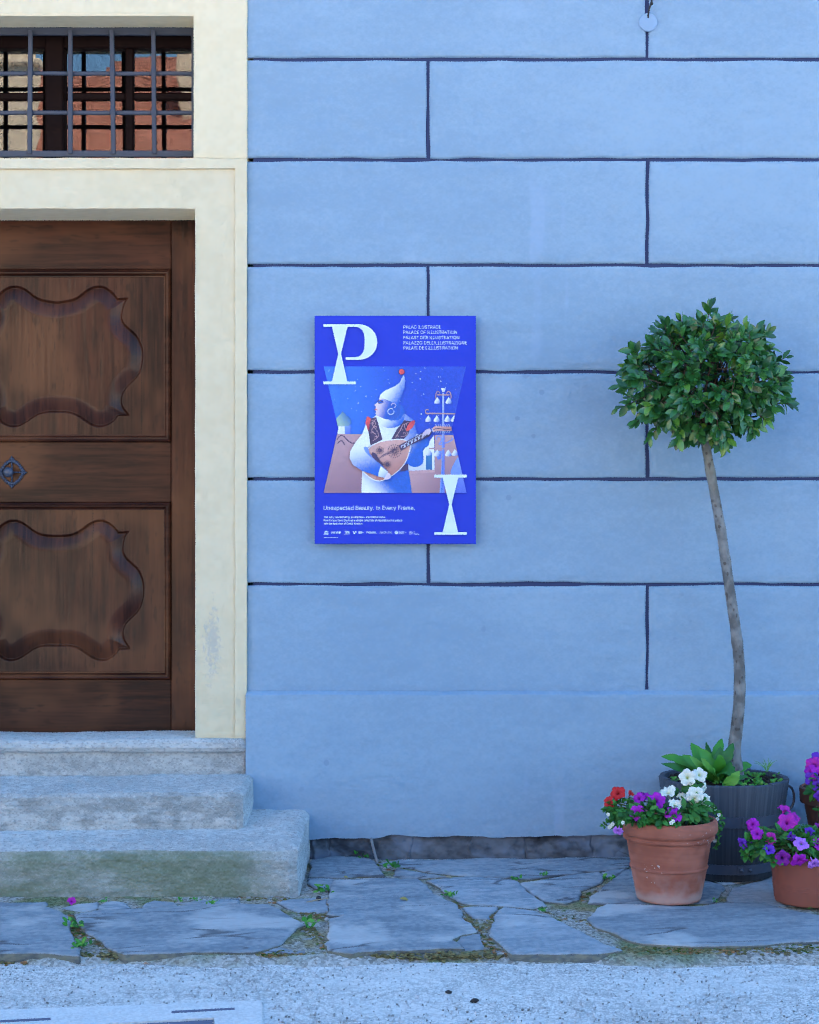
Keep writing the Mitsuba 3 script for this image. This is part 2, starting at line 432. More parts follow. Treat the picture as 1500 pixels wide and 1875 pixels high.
M["concrete"] = principled(proc(f_concrete), 0.9, 0.2, h_granite, 0.004)
M["strip_metal"] = principled((0.10, 0.12, 0.19), 0.55, 0.5)

def leaf_bsdf(c, gloss=0.38, spec=0.5, trans=0.35):
    return {"type": "principledthin", "base_color": rgb(*c), "roughness": gloss, "diff_trans": trans, "spec_reflect": spec} if False else principled(c, gloss, spec)
BAY = [(0.018, 0.090, 0.020), (0.026, 0.122, 0.028), (0.040, 0.160, 0.034), (0.085, 0.215, 0.030), (0.012, 0.066, 0.018)]
for i, c in enumerate(BAY):
    M[f"bay_leaf_{'abcde'[i]}"] = principled(c, 0.30, 0.65)
PET = [(0.026, 0.140, 0.020), (0.042, 0.190, 0.028), (0.018, 0.100, 0.018)]
for i, c in enumerate(PET):
    M[f"petunia_leaf_{'abc'[i]}"] = principled(c, 0.55, 0.35)
M["weed_leaf"] = principled((0.040, 0.215, 0.022), 0.5, 0.4)
M["weed_leaf_pale"] = principled((0.100, 0.300, 0.040), 0.5, 0.4)
M["weed_leaf_dark"] = principled((0.018, 0.120, 0.018), 0.5, 0.4)
M["twig"] = principled((0.055, 0.040, 0.028), 0.8, 0.2)
M["green_stem"] = principled((0.075, 0.135, 0.035), 0.6, 0.3)
M["petal"] = {"type": "twosided", "inner": {"type": "principled", "base_color": {"type": "mesh_attribute", "name": "vertex_color"}, "roughness": 0.6, "specular": 0.25, "sheen": 0.3}}
M["moss_tint"] = {"type": "twosided", "inner": {"type": "diffuse", "reflectance": {"type": "mesh_attribute", "name": "vertex_color"}}}
M["dry_leaf"] = principled((0.34, 0.27, 0.09), 0.7, 0.2)
M["dead_leaf"] = principled((0.36, 0.20, 0.13), 0.8, 0.2)
M["berry_skin"] = principled((0.006, 0.006, 0.010), 0.25, 0.5)
M["straw"] = principled((0.34, 0.26, 0.17), 0.8, 0.2)

# ================================================================== THE SETTING
def sheet(x0, x1, y0, y1, z, nx, ny, amp=0.0, freq=1.0, seed=0):
    def f(A, B):
        h = meshkit.fbm(np.stack([A * freq, B * freq, A * 0], -1), 3, seed) - 0.5 if amp else A * 0
        return A, B, z + 2 * amp * h
    return grid(np.linspace(x0, x1, nx), np.linspace(y0, y1, ny), f)

xs = np.r_[-220, -60, -20, np.linspace(-4, 4, 161), 20, 60, 220]
ys = np.r_[-260, -60, -20, np.linspace(-5, -1.2, 77), 0.0, 40]
def road_f(A, B):
    near = np.clip((4.6 - np.abs(A)) / 0.6, 0, 1) * np.clip((B + 6) / 1, 0, 1) * (B < -0.5)
    h = meshkit.fbm(np.stack([A * 2.5, B * 2.5, A * 0], -1), 3, 5) - 0.5
    return A, B, -0.024 + 0.010 * near * h
scene["road"] = ply(grid(xs, ys, road_f), "road_grit", True)
labels["road"] = {"label": "pale gritty road surface in front of the paving slabs", "category": "road", "kind": "structure"}

xs = np.linspace(-3.2, 3.2, 321)
tt = np.linspace(0, 1, 50)
def bed_f(A, B):
    front = -1.385 - 0.05 * (meshkit.fbm(np.stack([A * 5, A * 0, A * 0], -1), 3, 3) - 0.5) * 2
    y = 0.05 + (front - 0.05) * B
    h = meshkit.fbm(np.stack([A * 16, y * 16, A * 0], -1), 3, 8) - 0.5
    z = -0.0045 + 0.009 * h - 0.021 * np.clip((B - 0.962) / 0.038, 0, 1)
    return A, y, z
scene["pavement"] = ply(grid(xs, tt, bed_f, flip=True), "bed_soil", True)
labels["pavement"] = {"label": "pavement of irregular slate slabs with mossy grit in the joints along the wall", "category": "pavement", "kind": "structure"}

# ---- paving slabs, each outlined on the ground
def za(pts): return [(x / 2.419, 1300 + y / 2.419) for x, y in pts]
def zb(pts): return [(560 + x / 2.419, 1380 + y / 2.419) for x, y in pts]
def zc(pts): return [(1080 + x / 3.571, 1540 + y / 3.571) for x, y in pts]

def slab(poly, top=0.002, thick=0.05, bevel=0.006, seed=0, amp=0.0025, tilt=(0, 0)):
    g = np.array([G(x, y, top)[:2] for x, y in poly])
    c = g.mean(0)
    ring = Polygon(g).buffer(0).buffer(0.006, join_style=2).exterior
    n = max(24, int(ring.length / 0.008))
    r = np.array([ring.interpolate(i / n, normalized=True).coords[0] for i in range(n)])
    r3 = np.c_[r, np.full(n, seed * 3.1)]
    jit = np.stack([meshkit.fbm(r3 * 24 + 7 * k, 4, seed + k) for k in (0, 1)], -1) - 0.5
    r = r + jit * 0.022
    pg = Polygon(r).buffer(0)
    if pg.geom_type != "Polygon":
        pg = max(pg.geoms, key=lambda q: q.area)
    def reading(ring_, m):
        return np.array([ring_.interpolate(i / m, normalized=True).coords[0] for i in range(m)])
    r = reading(pg.exterior, n)
    if Polygon(r).exterior.is_ccw is False:
        r = r[::-1]
    t = np.roll(r, -1, 0) - np.roll(r, 1, 0)
    t /= np.linalg.norm(t, axis=1, keepdims=True) + 1e-9
    nrm = np.c_[t[:, 1], -t[:, 0]]
    wid = bevel * (0.5 + 1.2 * meshkit.fbm(np.c_[r * 25, r[:, :1] * 0], 2, seed + 9))[:, None]
    inner = r - nrm * wid
    ip = Polygon(inner).buffer(0)
    x0, y0, x1, y1 = pg.bounds
    s = 0.022
    gx, gy = np.meshgrid(np.arange(x0, x1, s), np.arange(y0, y1, s))
    pts = np.c_[gx.ravel(), gy.ravel()] + rng.uniform(-0.004, 0.004, (gx.size, 2))
    import shapely
    keep = shapely.contains_xy(ip.buffer(-0.012), pts[:, 0], pts[:, 1])
    pts = pts[keep]
    allp = np.vstack([inner, pts])
    tri = Delaunay(allp).simplices
    cen = allp[tri].mean(1)
    tri = tri[shapely.contains_xy(Polygon(inner).buffer(0.0005), cen[:, 0], cen[:, 1])]
    a = allp[tri]
    cr = (a[:, 1, 0] - a[:, 0, 0]) * (a[:, 2, 1] - a[:, 0, 1]) - (a[:, 1, 1] - a[:, 0, 1]) * (a[:, 2, 0] - a[:, 0, 0])
    tri[cr < 0] = tri[cr < 0][:, ::-1]
    def zt(q):
        return top + 2 * amp * (meshkit.fbm(np.c_[q * 7, np.full(len(q), seed)], 3, seed) - 0.5) + (q - c) @ np.array(tilt)
    n0 = len(allp)
    v = np.vstack([np.c_[allp, zt(allp)], np.c_[r, zt(r) - bevel * 0.8], np.c_[r + nrm * 0.003, np.full(n, top - thick)]])
    f = [tuple(x) for x in tri]
    for i in range(n):
        j = (i + 1) % n
        f += [(i, n0 + i, n0 + j), (i, n0 + j, j), (n0 + i, n0 + n + i, n0 + n + j), (n0 + i, n0 + n + j, n0 + j)]
    uv = np.c_[np.full(len(v), seed + 0.5), np.zeros(len(v))]
    return trimesh.Trimesh(v, f, process=False), uv

SLABS = [
    ("large slate slab with a dark crack at the left end of the paving", za([(-220, 880), (0, 870), (200, 868), (270, 890), (305, 915), (300, 960), (325, 1010), (345, 1050), (345, 1082), (200, 1070), (60, 1072), (-220, 1088)]), 0.006),
    ("long smooth slate slab lying before the stone steps", za([(340, 905), (430, 890), (600, 880), (780, 868), (900, 862), (1050, 858), (1180, 862), (1240, 880), (1270, 910), (1340, 945), (1290, 975), (1265, 1000), (1240, 1030), (1120, 1065), (900, 1066), (560, 1075), (500, 1050), (440, 1010), (380, 970), (345, 930)]), 0.006),
    ("small round stone between the bottom step and the long slab", za([(440, 866), (470, 850), (510, 846), (555, 856), (570, 873), (450, 880)]), 0.002),
    ("low grey stone against the middle of the bottom step", za([(630, 867), (680, 846), (765, 850), (780, 862), (640, 874)]), 0.002),
    ("thin sliver of slate along the foot of the bottom step", za([(792, 856), (900, 842), (1060, 834), (1060, 850), (900, 856)]), -0.001),
    ("small flat stone beside the fallen magenta flower", za([(280, 878), (340, 860), (430, 852), (430, 876), (360, 892)]), 0.000),
    ("narrow strip of slate behind the left end slab", za([(-200, 858), (200, 850), (200, 864), (0, 866), (-200, 874)]), 0.000),
    ("slab with the black berry beside the corner of the steps", za([(1235, 852), (1300, 838), (1440, 830), (1450, 888), (1330, 893), (1290, 880)]), 0.001),
    ("small broken slate at the road edge beside brown moss", za([(1290, 1022), (1380, 1012), (1390, 1030), (1350, 1082), (1180, 1074), (1240, 1045)]), -0.004),
    ("broad slate slab with a whitish worn patch in front of the poster", zb([(125, 555), (350, 548), (500, 552), (530, 575), (560, 615), (620, 645), (665, 665), (690, 720), (740, 770), (750, 785), (680, 800), (645, 822), (690, 858), (600, 858), (380, 865), (200, 878), (95, 870), (112, 735), (190, 717), (105, 712), (110, 600)]), 0.006),
    ("small corner piece of slate broken from the broad worn slab", zb([(690, 812), (770, 797), (780, 858), (705, 866), (672, 832)]), 0.001),
    ("humped pale stone set in mortar beside the thin pipe", zb([(30, 470), (110, 455), (200, 448), (290, 460), (320, 500), (345, 538), (230, 538), (180, 545), (120, 546), (20, 540)]), 0.010),
    ("rough lump of stone by the side of the bottom step", zb([(15, 552), (118, 550), (112, 582), (92, 600), (40, 590), (10, 572)]), 0.004),
    ("long narrow slab running along the foot of the blue wall", zb([(330, 482), (420, 467), (600, 469), (800, 462), (1000, 465), (1435, 452), (1430, 500), (1330, 513), (1200, 528), (1060, 543), (1000, 552), (900, 545), (700, 534), (560, 522), (440, 498)]), 0.004),
    ("narrow wedge of slate behind the broad worn slab", zb([(395, 510), (450, 514), (540, 534), (620, 544), (500, 548), (400, 544)]), 0.002),
    ("mid sized slate slab in the centre of the paving", zb([(545, 560), (620, 552), (720, 545), (900, 554), (935, 567), (965, 597), (1035, 650), (1060, 668), (1000, 681), (870, 668), (780, 666), (700, 658), (640, 630), (600, 590)]), 0.005),
    ("slate slab with a cracked corner left of the flower pots", zb([(955, 572), (1080, 550), (1300, 522), (1318, 545), (1308, 568), (1220, 600), (1200, 640), (1150, 657), (1060, 648), (1000, 610)]), 0.005),
    ("small triangular stone at the wall behind the terracotta pot", zb([(1312, 527), (1415, 508), (1360, 545), (1325, 541)]), 0.002),
    ("dark slab under the terracotta pot and the wooden tub", zc([(10, 350), (80, 320), (100, 285), (180, 225), (240, 185), (330, 165), (600, 200), (860, 285), (878, 305), (845, 350), (795, 400), (330, 405), (0, 403)]), 0.003),
    ("dark slab between the wooden tub and the plastic pot", zc([(925, 305), (1190, 245), (1900, 240), (1900, 425), (1210, 412), (1130, 393), (905, 388)]), 0.003),
    ("slab at the wall foot hidden behind the wooden tub", zc([(345, 152), (850, 150), (1900, 150), (1900, 232), (1190, 235), (880, 278), (620, 192)]), 0.002),
    ("triangular slate slab in front of the centre slab", zb([(850, 700), (878, 676), (990, 692), (1100, 727), (1200, 777), (1300, 832), (1390, 866), (1290, 880), (1100, 882), (920, 882), (820, 800)]), 0.006),
    ("small wedge of slate between three larger slabs", zb([(697, 682), (760, 675), (848, 678), (798, 728), (750, 724)]), 0.002),
    ("long pale slab under the front of the flower pots", zc([(110, 412), (330, 414), (700, 425), (900, 397), (1080, 394), (1150, 412), (1250, 437), (1500, 482), (1900, 500), (1900, 640), (1500, 645), (1300, 655), (1050, 678), (700, 680), (350, 666), (250, 640), (150, 590), (50, 560), (-10, 510), (60, 440)]), 0.005),
]
for i, (lab, poly, top) in enumerate(SLABS):
    m, uv = slab(poly, top, seed=i + 1, amp=0.006 if i == 11 else 0.0025, tilt=((i * 37 % 11 - 5) * 0.0012, (i * 53 % 7 - 3) * 0.0015))
    part("pavement", "slab", ply(m, "slate", True, uv=uv), lab if i in (0, 9, 11, 23) else None)

# ================================================================== THE HOUSE
house = thing("house", "blue house front with dark jointed blocks, cream door surround and carved door", "house")
XR, XL = X(355), X(-151)               # opening of the doorway
JR, JL = X(453), X(-249)               # outer edges of the cream surround
Z_DOOR, Z_TOP = Z(383), Z(30)
WALL_X = 3.3

wall = part(house, "wall", None)
body = [box(JR + 0.02, 12, 0.012, 0.6, 0.13, 9.5), box(-12, JL - 0.02, 0.012, 0.6, -0.3, 9.5),
        box(JL - 0.02, JR + 0.02, 0.10, 0.6, Z_TOP + 0.25, 9.5)]
piece(wall, [ply(trimesh.util.concatenate(body), "joint_paint"),
             ply(trimesh.util.concatenate([box(-12, 12, 0.0, 0.012, 4.1, 9.5), box(WALL_X, 12, 0.0, 0.012, 0.62, 4.1), box(-12, -3.9, 0.0, 0.012, 0.62, 4.1),
                                           box(-12.3, 12.3, -0.35, 7.0, 9.5, 9.75), box(-12, 12, 6.5, 6.8, -0.3, 9.5), box(-12, -11.7, 0.6, 6.5, -0.3, 9.5), box(11.7, 12, 0.6, 6.5, -0.3, 9.5)]), "blue_plaster")])

def block_mesh(x0, x1, z0, z1, seed):
    def axis(a, b, step):
        n = max(3, int((b - a) / step))
        mid = np.linspace(a + 0.008, b - 0.008, n)
        return np.r_[a, a + 0.0010, mid, b - 0.0010, b]
    ax, az = axis(x0, x1, 0.024), axis(z0, z1, 0.024)
    nx, nz = len(ax), len(az)
    def f(A, B):
        I, J = np.meshgrid(np.arange(nx), np.arange(nz), indexing="ij")
        ring = np.minimum(np.minimum(I, nx - 1 - I), np.minimum(J, nz - 1 - J))
        y = np.where(ring == 0, 0.0135, np.where(ring == 1, 0.0055, 0.0))
        q = np.stack([A * 3.2, A * 0 + seed, B * 3.2], -1)
        y = y + np.where(ring > 1, 0.005 * (meshkit.fbm(q, 3, 2) - 0.5) + 0.0022 * (meshkit.fbm(q * np.array((3, 1, 5)), 3, 5) - 0.5), 0)
        e = 0.0050
        q2 = np.stack([A * 9, A * 0 + seed * 1.7, B * 9], -1)
        return A + e * (meshkit.fbm(q2, 2, 4) - 0.5) * 2 * (ring < 3), y, B + e * (meshkit.fbm(q2 + 40, 2, 6) - 0.5) * 2 * (ring < 3)
    return grid(ax, az, f)

GAP = 0.0056
joints = [Z(1266), Z(1070), Z(877), Z(681), Z(485), Z(291.5), Z(107.5)]
joints += [joints[-1] + 0.386, joints[-1] + 0.772, 4.1]
PERIOD = 1.604
seed = 0
for r in range(len(joints) - 1):
    z0, z1 = joints[r] + (GAP if r else -0.003), joints[r + 1] - GAP
    start = X(1186) if r % 2 == 0 else X(784)
    cuts = sorted({round(start + k * PERIOD / 2 * 2, 4) for k in range(-4, 4)})
    for lo, hi in ((JR - 0.004, WALL_X), (-3.9, JL + 0.004)):
        edges = [lo] + [c for c in cuts if lo + 0.05 < c < hi - 0.05] + [hi]
        for a, b in zip(edges[:-1], edges[1:]):
            seed += 1
            part(wall, "block", ply(block_mesh(a + (GAP if a != lo else 0), b - (GAP if b != hi else 0), z0, z1, seed), "blue_plaster", 40))

# plinth with its ragged lower edge
low = np.array([(440, 1536), (570, 1536), (600, 1533), (660, 1533), (685, 1534), (700, 1531), (715, 1527), (740, 1529), (790, 1531), (850, 1529), (900, 1532), (1000, 1530), (1100, 1528), (1160, 1527), (1300, 1529), (1500, 1526), (2600, 1528)], float)
ax = np.arange(JR - 0.004, WALL_X, 0.014)
rows = np.array([0, 0.012, 0.025, 0.032, 0.05, 0.1, 0.2, 0.3, 0.4, 0.5, 0.6, 0.7, 0.8, 0.9, 0.96, 0.985, 1.0, 1.01])
def plinth_f(A, B):
    zb_ = np.interp(A, X(low[:, 0]), Z(low[:, 1])) + 0.006 * (meshkit.fbm(np.stack([A * 30, A * 0, A * 0], -1), 3, 1) - 0.5)
    zt = Z(1263.5) + 0.003 * (meshkit.fbm(np.stack([A * 8, A * 0, A * 0], -1), 2, 4) - 0.5)
    b = np.clip(B, 0, 1)
    z = zt + (zb_ - zt) * b
    y = np.interp(b, [0, 0.025, 0.032, 0.5, 0.96, 1.0], [0.010, -0.022, -0.024, -0.022, -0.020, -0.017])
    y = np.where(B > 1, 0.03, y) + np.where((B > 0.03) & (B <= 1), 0.008 * (meshkit.fbm(np.stack([A * 2.5, B * 2, A * 0], -1), 3, 9) - 0.5), 0)
    return A, y, z
part(house, "plinth", ply(grid(ax, rows, plinth_f, flip=True), "blue_plaster", 22))
part(house, "plinth", ply(box(-12, JL - 0.004, -0.014, 0.012, 0.07, 0.617), "blue_plaster"))
part(house, "plinth", ply(box(WALL_X, 12, -0.014, 0.012, 0.07, 0.617), "blue_plaster"))

# bare stones under the plaster
base = part(house, "foundation", ply(box(JR, 12, 0.012, 0.6, -0.2, 0.13), "base_stone"))
for i, (a, b, zt) in enumerate([(572, 604, 1524), (602, 682, 1520), (688, 757, 1520), (755, 862, 1518), (860, 963, 1520), (961, 1087, 1519), (1085, 1182, 1520), (1180, 1333, 1520), (1331, 1502, 1520), (1500, 1700, 1520)]):
    m = rough(cbox(X(a), X(b), -0.001 + 0.006 * (i * 5 % 4), 0.09, -0.06, Z(zt), 0.010), 0.010, 0.020, 17, i + 3, 5)
    part(base, "stone", ply(m, "base_stone", 50))

# ---- cream surround
sur = part(house, "door_surround", None)
zmid = Z(290)
ztop = Z(-260)
def cream(x0, x1, y0, y1, z0, z1, mat, size=0.04, amp=0.0018, ch=0.004):
    return ply(rough(cbox(x0, x1, y0, y1, z0, z1, ch), size, amp, 14, int(abs(x0 * 100)) % 50, 2), mat, 45)
FI, FL = X(431), X(-227)
def plate(outer, holes, y0, y1, mat, size, amp, seed_):
    """A flat plaster piece cut from its outline in the wall plane."""
    pg = Polygon(outer)
    for h_ in holes:
        pg = pg.difference(Polygon(h_))
    m = trimesh.creation.extrude_polygon(pg, y1 - y0, engine="earcut")
    m.vertices = np.c_[m.vertices[:, 0], y0 + m.vertices[:, 2], m.vertices[:, 1]]
    m.invert()
    vv, ff = trimesh.remesh.subdivide_to_size(m.vertices, m.faces, size, max_iter=14)
    m = trimesh.Trimesh(vv, ff, process=True)
    v = m.vertices.copy()
    ins = np.array([pg.exterior.distance(Point(x, z)) if abs(y - y0) < 1e-6 else 1 for x, y, z in v])
    for r_ in pg.interiors:
        ins = np.minimum(ins, [r_.distance(Point(x, z)) if abs(y - y0) < 1e-6 else 1 for x, y, z in v])
    v[:, 1] += np.where(ins < 1e-4, 0.0035, 0)
    m.vertices = wobble(v, amp, 14, seed_, 3)
    if m.volume < 0:
        m.invert()
    return ply(m, mat, 50)
def rect(x0, x1, z0, z1): return [(x0, z0), (x1, z0), (x1, z1), (x0, z1)]
part(sur, "upper_panel", plate([(JL, zmid), (XL, zmid), (XL, Z_TOP), (XR, Z_TOP), (XR, zmid), (JR, zmid), (JR, ztop), (JL, ztop)], [], -0.010, 0.45, "cream_plaster", 0.03, 0.0018, 3))
zf, zt_, zb_ = Z(310), zmid - 0.0012, Z(1351.5)
part(sur, "fillet", plate([(JL, zb_), (FL, zb_), (FL, zf), (FI, zf), (FI, zb_), (JR - 0.001, zb_), (JR - 0.001, zt_), (JL, zt_)], [], -0.015, 0.03, "cream_render", 0.022, 0.0018, 5))
part(sur, "frame", plate([(FL - .001, zb_), (X(-153.5), zb_), (X(-153.5), Z_DOOR), (X(357.5), Z_DOOR), (X(357.5), zb_), (FI + .001, zb_), (FI + .001, zf + .001), (FL - .001, zf + .001)], [], -0.006, 0.45, "cream_render", 0.022, 0.0022, 7))
part(sur, "sill", cream(XL, XR, 0.02, 0.5, Z(305), Z(287), "cream_plaster", 0.04, 0.001))
part(house, "dark_interior", ply(trimesh.util.concatenate([box(XL - 0.1, XR + 0.1, 0.9, 0.92, 0.3, 3.5), box(XL - 0.12, XL - 0.1, 0.5, 0.92, 0.3, 3.5), box(XR + 0.1, XR + 0.12, 0.5, 0.92, 0.3, 3.5),
      box(XL - 0.1, XR + 0.1, 0.5, 0.92, 3.3, 3.5), box(XL - 0.1, XR + 0.1, 0.5, 0.92, 2.38, 2.42)]), "dark_room"))

# ---- the door, 0.234 m behind the wall face
DD = -0.234
def Dx(px): return P(px, 0, DD)[0]
def Dz(py): return P(0, py, DD)[2]
door = part(house, "door", None)
yd = -DD
XRd, XLd = X(357.5), X(-153.5)
zb0, zt0 = Dz(1349), Z_DOOR + 0.02
part(door, "stile", ply(cbox(Dx(313.5), XRd + 0.02, yd, yd + 0.05, zb0, zt0, 0.0025), "wood_upright"))
part(door, "stile", ply(cbox(XLd - 0.02, Dx(-109), yd, yd + 0.05, zb0, zt0, 0.0025), "wood_upright"))
for a, b in ((395, 493), (809, 920), (1244, 1350)):
    part(door, "rail", ply(cbox(Dx(-109) + 0.0008, Dx(313.5) - 0.0008, yd + 0.002, yd + 0.05, Dz(b), Dz(a), 0.0025), "wood_level"))

def moulding(x0, x1, z0, z1, prof):
    """A mitred frame; prof is a list of (inset from the outer edge, height in front of the door face)."""
    v, f = [], []
    for s, h in prof:
        v += [(x0 + s, yd - h, z0 + s), (x1 - s, yd - h, z0 + s), (x1 - s, yd - h, z1 - s), (x0 + s, yd - h, z1 - s)]
    for i in range(len(prof) - 1):
        for j in range(4):
            a, b = i * 4 + j, i * 4 + (j + 1) % 4
            f += [(a, b, b + 4), (a, b + 4, a + 4)]
    return trimesh.Trimesh(v, f, process=False)
PROF = [(0, -0.01), (0.0, 0.004), (0.002, 0.012), (0.007, 0.016), (0.011, 0.013), (0.0115, 0.009), (0.016, 0.008), (0.021, 0.002), (0.0235, -0.004), (0.0237, -0.008), (0.028, -0.009), (0.0285, -0.016)]

CART1 = [(320, 540), (380, 531), (440, 510), (490, 472), (530, 453), (570, 448), (610, 461), (645, 489), (668, 520), (730, 516), (710, 545), (697, 590), (692, 625), (705, 660), (740, 695), (780, 735), (803, 780), (815, 830), (810, 890), (795, 945), (760, 990), (720, 1030), (697, 1070), (692, 1110), (705, 1150), (735, 1187), (670, 1190), (640, 1225), (600, 1246), (560, 1252), (510, 1236), (460, 1202), (410, 1177), (360, 1168), (320, 1168)]
CART2 = [(320, 378), (390, 374), (440, 357), (490, 321), (530, 298), (570, 290), (610, 300), (645, 325), (675, 358), (735, 356), (712, 385), (702, 430), (700, 460), (715, 500), (745, 531), (785, 570), (808, 615), (820, 670), (817, 730), (803, 782), (770, 831), (720, 880), (703, 920), (710, 980), (740, 1028), (678, 1030), (650, 1065), (610, 1090), (570, 1093), (520, 1075), (470, 1041), (420, 1016), (370, 1010), (320, 1010)]
CORNERS = (8, 9, 24, 25, 26)
def cartouche(pts, oy, corners):
    pts = [(x / 3.125, oy + y / 3.125) for x, y in pts]
    out, i0 = [], 0
    stops = [0] + list(corners) + [len(pts) - 1]
    for a, b in zip(stops[:-1], stops[1:]):
        seg = np.array(pts[a:b + 1])
        out += list(spline(seg, max(2, (b - a) * 7)) if b - a > 1 else seg)
    out = np.array(out)
    full = np.vstack([out, np.c_[204.8 - out[::-1, 0], out[::-1, 1]]])
    return np.array([(Dx(x), Dz(y)) for x, y in full])

def door_panel(x0, x1, z0, z1, cart):
    import shapely
    h = 0.0028
    ax, az = np.arange(x0, x1 + h, h), np.arange(z0, z1 + h, h)
    A, B = np.meshgrid(ax, az, indexing="ij")
    poly = Polygon(cart).buffer(0)
    pts = shapely.points(A.ravel(), B.ravel())
    d = shapely.distance(poly.exterior, pts)
    d = np.where(shapely.contains_xy(poly, A.ravel(), B.ravel()), d, -d).reshape(A.shape)
    y = yd + 0.012
    cut = np.clip((d + 0.0015) / 0.0065, 0, 1)                     # the sharp edge of the sunk field
    s = np.clip(d / 0.065, 0, 1)
    pillow = 0.0125 * (1 - np.sqrt(1 - (1 - s) ** 1.6 * 0.999))     # deepest at the edge, rising to a flat cushion
    sink = cut * (0.0065 + pillow)
    return grid(ax, az, lambda a, b: (a, y + sink - cut * 0.0085 * s * s * (3 - 2 * s), b))

for (ya, yb), cart, oy in (((493, 809), CART1, 380), ((920, 1244), CART2, 860)):
    x0, x1, z0, z1 = Dx(-108.5), Dx(313), Dz(yb), Dz(ya)
    part(door, "moulding", ply(moulding(x0, x1, z0, z1, PROF), "wood_level", 25))
    part(door, "panel", ply(door_panel(x0 + 0.026, x1 - 0.026, z0 + 0.026, z1 - 0.026, cartouche(cart, oy, CORNERS if oy == 380 else (8, 9, 23, 24, 25))), "wood_upright", 24))

# ornate knob plate
kc = P(22, 865, DD)
ky = yd
bits = []
def blob(x, z, rx, rz, ry=0.004, ang=0.0, y=0.0):
    s = trimesh.creation.icosphere(2, 1.0)
    s.apply_scale((rx, ry, rz))
    s.apply_transform(trimesh.transformations.rotation_matrix(ang, (0, 1, 0)))
    s.apply_translation((kc[0] + x, ky - 0.003 - y, kc[2] + z))
    return s
for sx in (-1, 1):
    for sz in (-1, 1):
        for t in np.linspace(0.12, 0.88, 8):
            bulge_ = 1 + 0.30 * math.sin(math.pi * t)
            x, z = sx * 0.040 * (1 - t) * bulge_, sz * 0.043 * t * bulge_
            bits.append(blob(x, z, 0.0068, 0.0046, 0.005, sx * sz * 0.8 + (0.6 if int(t * 20) % 2 else -0.4), 0.001))
            bits.append(blob(x * 1.13, z * 1.13, 0.0036, 0.0030, 0.003, 0.3 * sx))
for a, L in ((0, 0.040), (math.pi, 0.040), (math.pi / 2, 0.043), (-math.pi / 2, 0.043)):
    ca, sa = math.cos(a), math.sin(a)
    for k, (r, w, s) in enumerate(((0.75, 0.010, 0), (1.0, 0.008, 0), (1.15, 0.006, 0), (1.30, 0.0035, 0), (0.80, 0.006, 0.016), (0.80, 0.006, -0.016), (1.0, 0.005, 0.011), (1.0, 0.005, -0.011), (1.18, 0.004, 0.006), (1.18, 0.004, -0.006))):
        bits.append(blob(ca * L * r - sa * s, sa * L * r + ca * s, 0.0065 if k < 4 else 0.0055, 0.0032, 0.0045, -a + (0.5 if s > 0 else -0.5 if s < 0 else 0), 0.002))
    bits.append(blob(ca * L * 0.4, sa * L * 0.4, L * 0.35, 0.0032, 0.004, -a))
knob = part(door, "knob_plate", ply(trimesh.util.concatenate(bits), "knob_iron", True), "pierced iron knob plate with leafy points")
prof = [(0, -0.046), (0.009, -0.0455), (0.0165, -0.042), (0.0200, -0.036), (0.0190, -0.028), (0.010, -0.020), (0.009, -0.006), (0.013, 0.0)]
b = lathe([(r, -z) for r, z in prof[::-1]], 32)
b.apply_transform(trimesh.transformations.rotation_matrix(math.pi / 2, (1, 0, 0)))
b.apply_translation((kc[0] - 0.006, ky - 0.002, kc[2]))
part(door, "knob", ply(b, "knob_iron", 40))

# ---- window above the door
win = part(house, "window", None)
WD = -0.25
def Wx(px): return P(px, 0, WD)[0]
def Wz(py): return P(0, py, WD)[2]
yw = -WD
z_hi, z_lo = Z_TOP + 0.01, Z(287) - 0.01
g_lo, g_hi = z_lo + 0.03, Wz(90)
wood = [("frame", (XL, XR, yw - 0.02, yw + 0.05, g_hi, z_hi)), ("frame", (XL, XR, yw - 0.02, yw + 0.05, z_lo, g_lo)),
        ("frame", (XR - 0.028, XR, yw - 0.02, yw + 0.05, g_lo, g_hi)), ("frame", (XL, XL + 0.028, yw - 0.02, yw + 0.05, g_lo, g_hi)),
        ("mullion", (Wx(86), Wx(118.5), yw - 0.034, yw + 0.05, z_lo, z_hi)), ("mullion", (Wx(83), Wx(121.5), yw - 0.012, yw + 0.045, g_lo, g_hi))]
for n_, b_ in wood:
    part(win, n_, ply(cbox(*b_, 0.005), "window_wood"))
for a, b_ in ((Wx(230.5), Wx(245.5)), (Wx(-41), Wx(-26))):
    part(win, "glazing_bar", ply(cbox(a, b_, yw - 0.014, yw + 0.02, g_lo, g_hi, 0.005), "window_wood"))
for a, b_ in ((XL + 0.028, Wx(-41)), (Wx(-26), Wx(83)), (Wx(121.5), Wx(230.5)), (Wx(245.5), XR - 0.028)):
    part(win, "glazing_bar", ply(cbox(a, b_, yw - 0.013, yw + 0.02, Wz(184), Wz(171), 0.005), "window_wood"))
    for k, (c, d) in enumerate(((g_lo, Wz(184)), (Wz(171), g_hi))):
        s_ = int(abs(a) * 100) + k
        tx, tz = rng.uniform(-0.0009, 0.0009, 2)
        def pf(A, B, s_=s_, tx=tx, tz=tz, a=a, c=c):
            w = 0.00035 * (meshkit.fbm(np.stack([A * 9, A * 0 + s_, B * 7], -1), 2, s_) - 0.5)
            return A, yw + 0.004 + w + (A - a) * tx + (B - c) * tz, B
        part(win, "pane", ply(grid(np.linspace(a - 0.002, b_ + 0.002, 14), np.linspace(c - 0.002, d + 0.002, 10), pf), "window_glass", True))

